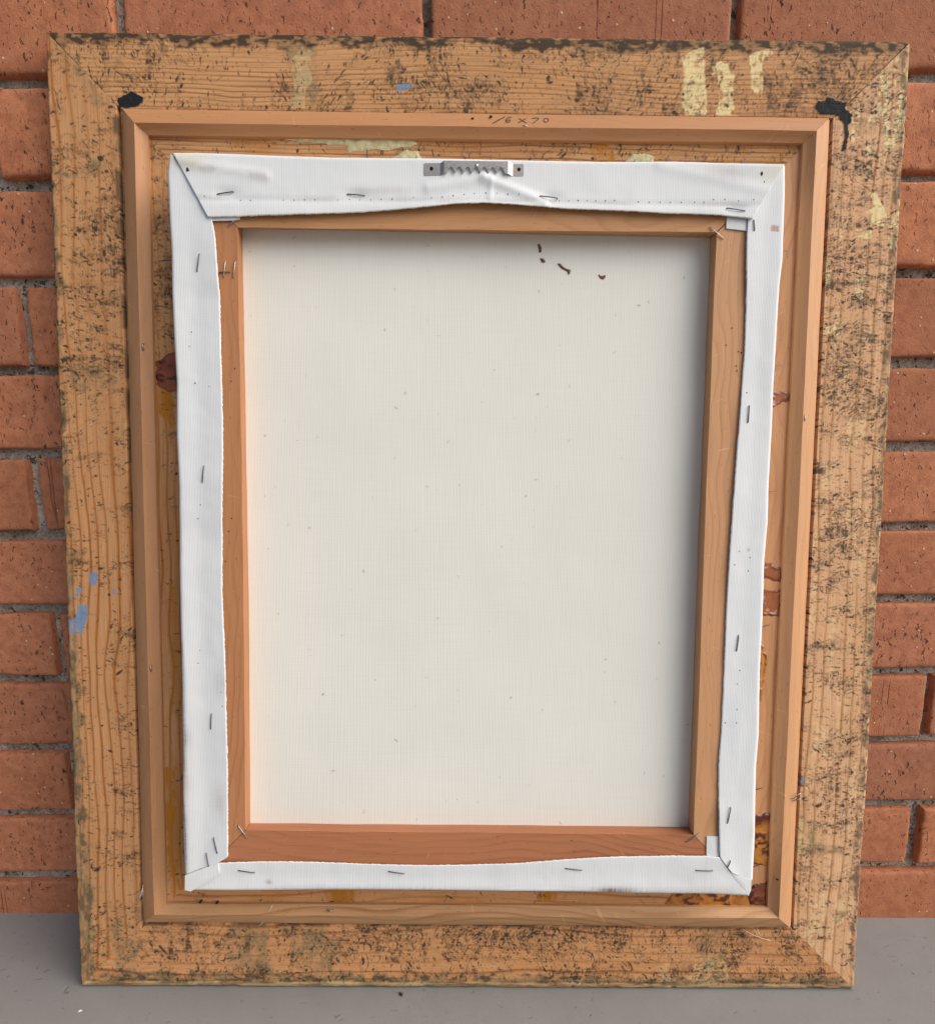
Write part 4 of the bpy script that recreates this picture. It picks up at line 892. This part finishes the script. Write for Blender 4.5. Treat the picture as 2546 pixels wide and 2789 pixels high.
# small folds and tucked ends at the corners
def sheet(name, poly, d, seed, label=None):
    ctr = (sum(p[0] for p in poly) / len(poly), sum(p[1] for p in poly) / len(poly))
    V = [loc(*ctr, d + .25)] + [loc(x, z, d) for x, z in poly] + [loc(x, z, d - .8) for x, z in poly]; k = len(poly)
    Fc = [(0, 1 + (i + 1) % k, 1 + i) for i in range(k)] + [(1 + i, 1 + (i + 1) % k, 1 + k + (i + 1) % k, 1 + k + i) for i in range(k)]
    a = np.zeros((len(V), 4)); a[:, 3] = 1; a[1:, 2] = .12
    return mesh_obj(name, V, Fc, CANV_W, canvas, attrs={'dirt': a})
sheet('canvas_tuck', D['tab_tr'], 30.5, 1)
sheet('canvas_tuck', D['tab_br'], 30.3, 2)
sheet('corner_fold', [(-206.9, 113.6), (-195, 118.4), (-183, 123.0), (-181.8, 115.5), (-185.5, 112.2), (-195, 106.4), (-203.2, 101.6), (-207.3, 102.6)], 32.3, 3)
sheet('corner_fold', [(188.4, 118.4), (196, 115), (204.4, 111.6), (204.6, 104), (202.9, 99.6), (196, 108.6)], 30.9, 4)
sheet('corner_fold', [(-176.5, 570.5), (-178, 568.4), (-162, 568.8), (-157.5, 569.6), (-158, 571.5)], 31.2, 5)

# staples: one mesh per kind of bend is not enough, each leans its own way, so each is its own little wire
def staple(p, q, d, r, mat, bury=1.6):
    (x1, z1), (x2, z2) = p, q; dx, dz = x2 - x1, z2 - z1
    path = [loc(x1, z1, d - bury), loc(x1, z1, d), loc(x1 + dx * .04, z1 + dz * .04, d + .35), loc(x1 + dx * .5, z1 + dz * .5, d + .42), loc(x2 - dx * .04, z2 - dz * .04, d + .35), loc(x2, z2, d), loc(x2, z2, d - bury)]
    return wire_obj('staple', [path], r, mat, canvas)
ST = D['staples']; PEND = []
def flap_d(x, z):
    if z > 571: return 32.0
    return 31.6 if x < -160 and z > 122 else 31.3 if x > 160 and z > 130 else 31.4
for k in range(0, len(ST), 2):
    PEND.append((ST[k], ST[k + 1]))
for k, (p, q) in enumerate(zip(D['staples_wood'][0::2], D['staples_wood'][1::2])):
    staple(p, q, 29.9, .36, STEEL_L if k < 6 else STEEL_D)
# needle holes in the hem and old pin holes
parts = []
for (x, z) in D['holes']: parts.append(disc((x, z), .42, .48, 32.85 if z > 571 else 32.1, 7))
# sit them on the cloth: cast against the flaps when placed
dg = bpy.context.evaluated_depsgraph_get()
from mathutils.bvhtree import BVHTree
fl = [o for o in canvas.children if o.name.startswith('canvas_flap')]
trees = [BVHTree.FromObject(o, dg) for o in fl]
def surf(x, z, default):
    best = None
    for t in trees:
        h = t.ray_cast(Vector((x / 1000, -.08, z / 1000)), Vector((0, 1, 0)))
        if h[0] is not None and h[0].y < -.02 and (best is None or h[0].y < best): best = h[0].y
    return -best * 1000 if best is not None else default
for p, q in PEND: staple(p, q, max(surf(*p, 31), surf(*q, 31)) + .12, .36, STEEL_D)
parts = []
for (x, z) in D['holes']:
    big = (x, z) in (D['holes'][46:48] if False else [])
    r0 = random.uniform(.30, .46)
    parts.append(disc((x, z), r0, r0 * 1.1, surf(x, z, 31) + .10, 7))
for (x, z, a, b_) in ((-190.9, 599.9, .8, 1.5), (187.2, 601.8, .8, 1.4)):
    parts.append(disc((x, z), a, b_, surf(x, z, 32) + .10, 9))
V, Fc = join(parts); o = mesh_obj('needle_hole', V, Fc, HOLE, canvas); o['kind'] = 'stuff'
V, Fc = join([disc(c, .45, .5, 29.75, 7) for c in D['wood_holes']]); o = mesh_obj('pin_hole', V, Fc, HOLE, canvas); o['kind'] = 'stuff'

# sawtooth hanger
def make_hanger():
    base = max(surf(x, 602, 32) for x in (-33, -28, 24, 29)) + .15
    hi = base + 1.7; th = .8
    zt = lambda x: 605.9 + (x + 35.7) * .012
    # outline stations along x: (x, top z, bottom z, d)
    st = [(-35.7, 605.3, 598.4, base), (-35.2, 605.8, 597.8, base), (-25.0, 606.0, 597.9, base), (-24.3, 606.1, 598.3, base + .2), (-23.0, 606.5, 599.0, hi - .3), (-22.2, 606.6, 599.2, hi)]
    p0, pitch = -20.6, 5.47
    x = p0
    for k in range(7):
        st += [(x, 606.6, 599.3, hi), (x + 1.7, 606.6, 602.4, hi), (x + 2.4, 606.6, 603.0, hi), (x + 3.3, 606.6, 603.0, hi), (x + 4.1, 606.6, 602.2, hi)]
        x += pitch
    st += [(x, 606.7, 599.2, hi), (19.6, 606.7, 599.0, hi), (20.3, 606.6, 598.9, hi - .2), (22.2, 606.2, 598.4, base + .25), (22.9, 606.0, 598.2, base), (29.5, 606.0, 598.2, base), (30.1, 605.6, 598.6, base)]
    V = []; Fc = []
    for (x, a, b_, d) in st:
        V += [loc(x, a, d), loc(x, b_, d), loc(x, b_, d - th), loc(x, a, d - th)]
    for k in range(len(st) - 1):
        o = 4 * k
        for i in range(4): Fc.append((o + i, o + (i + 1) % 4, o + 4 + (i + 1) % 4, o + 4 + i))
    Fc += [(3, 2, 1, 0), tuple(len(V) - 4 + i for i in range(4))]
    h = mesh_obj('sawtooth_hanger', V, Fc, HANG, canvas)
    for c in ((-30.7, 602.4), (26.9, 602.6)):
        Vd, Fd = disc(c, 1.25, 1.3, base + .06, 14); mesh_obj('nail_hole', Vd, Fd, HOLE, h)
        pass
    # small pin head in the middle
    V = []; Fc = []; R0 = 1.05; rings = 4; s = 12
    for i in range(rings):
        a = i / rings * math.pi / 2
        for k in range(s): V.append(loc(-1.1 + R0 * math.cos(a) * math.cos(2 * math.pi * k / s), 603.9 + R0 * math.cos(a) * math.sin(2 * math.pi * k / s), hi + .02 + R0 * .7 * math.sin(a)))
    V.append(loc(-1.1, 603.9, hi + R0 * .7))
    for i in range(rings - 1):
        for k in range(s): Fc.append((i * s + k, (i + 1) * s + k, (i + 1) * s + (k + 1) % s, i * s + (k + 1) % s))
    for k in range(s): Fc.append(((rings - 1) * s + k, len(V) - 1, (rings - 1) * s + (k + 1) % s))
    mesh_obj('pin_head', V, Fc, m_metal('pin_steel', (.8, .78, .75), .2), h, smooth=True)
make_hanger()

# ------------------------------------------------------------------ crumbs on the concrete
def crumb(name, x, y, size, mat, label, cat, seed):
    r = np.random.default_rng(seed); V = []; Fc = []; s = 8
    for i, (zz, rr) in enumerate(((0, .7), (.3, 1), (.55, .75))):
        for k in range(s):
            a = 2 * math.pi * k / s; q = rr * (1 + r.normal(0, .22))
            V.append((q * math.cos(a) * size, q * math.sin(a) * size * .55, zz * size * (1 + r.normal(0, .1))))
    V.append((0, 0, .65 * size))
    for i in range(2):
        for k in range(s): Fc.append((i * s + k, i * s + (k + 1) % s, (i + 1) * s + (k + 1) % s, (i + 1) * s + k))
    for k in range(s): Fc.append((2 * s + k, 2 * s + (k + 1) % s, 3 * s))
    o = mesh_obj(name, V, Fc, mat); o.location = (x, y, G0X * x + G0Y * y); o.rotation_euler = (0, 0, r.uniform(0, 3))
    o['label'] = label; o['category'] = cat
CR = D['crumbs']
DIRT = m_plain('dry_dirt', (.045, .038, .030), .95); WHITE = m_plain('white_chip', (.75, .74, .70), .8)
crumb('dirt_crumb', *CR[0], .0022, DIRT, 'dark crumb of dirt on the concrete just in front of the frame', 'crumb', 1)
crumb('paint_chip', *CR[1], .0014, WHITE, 'tiny white chip lying on the concrete below the left end of the frame', 'paint chip', 2)
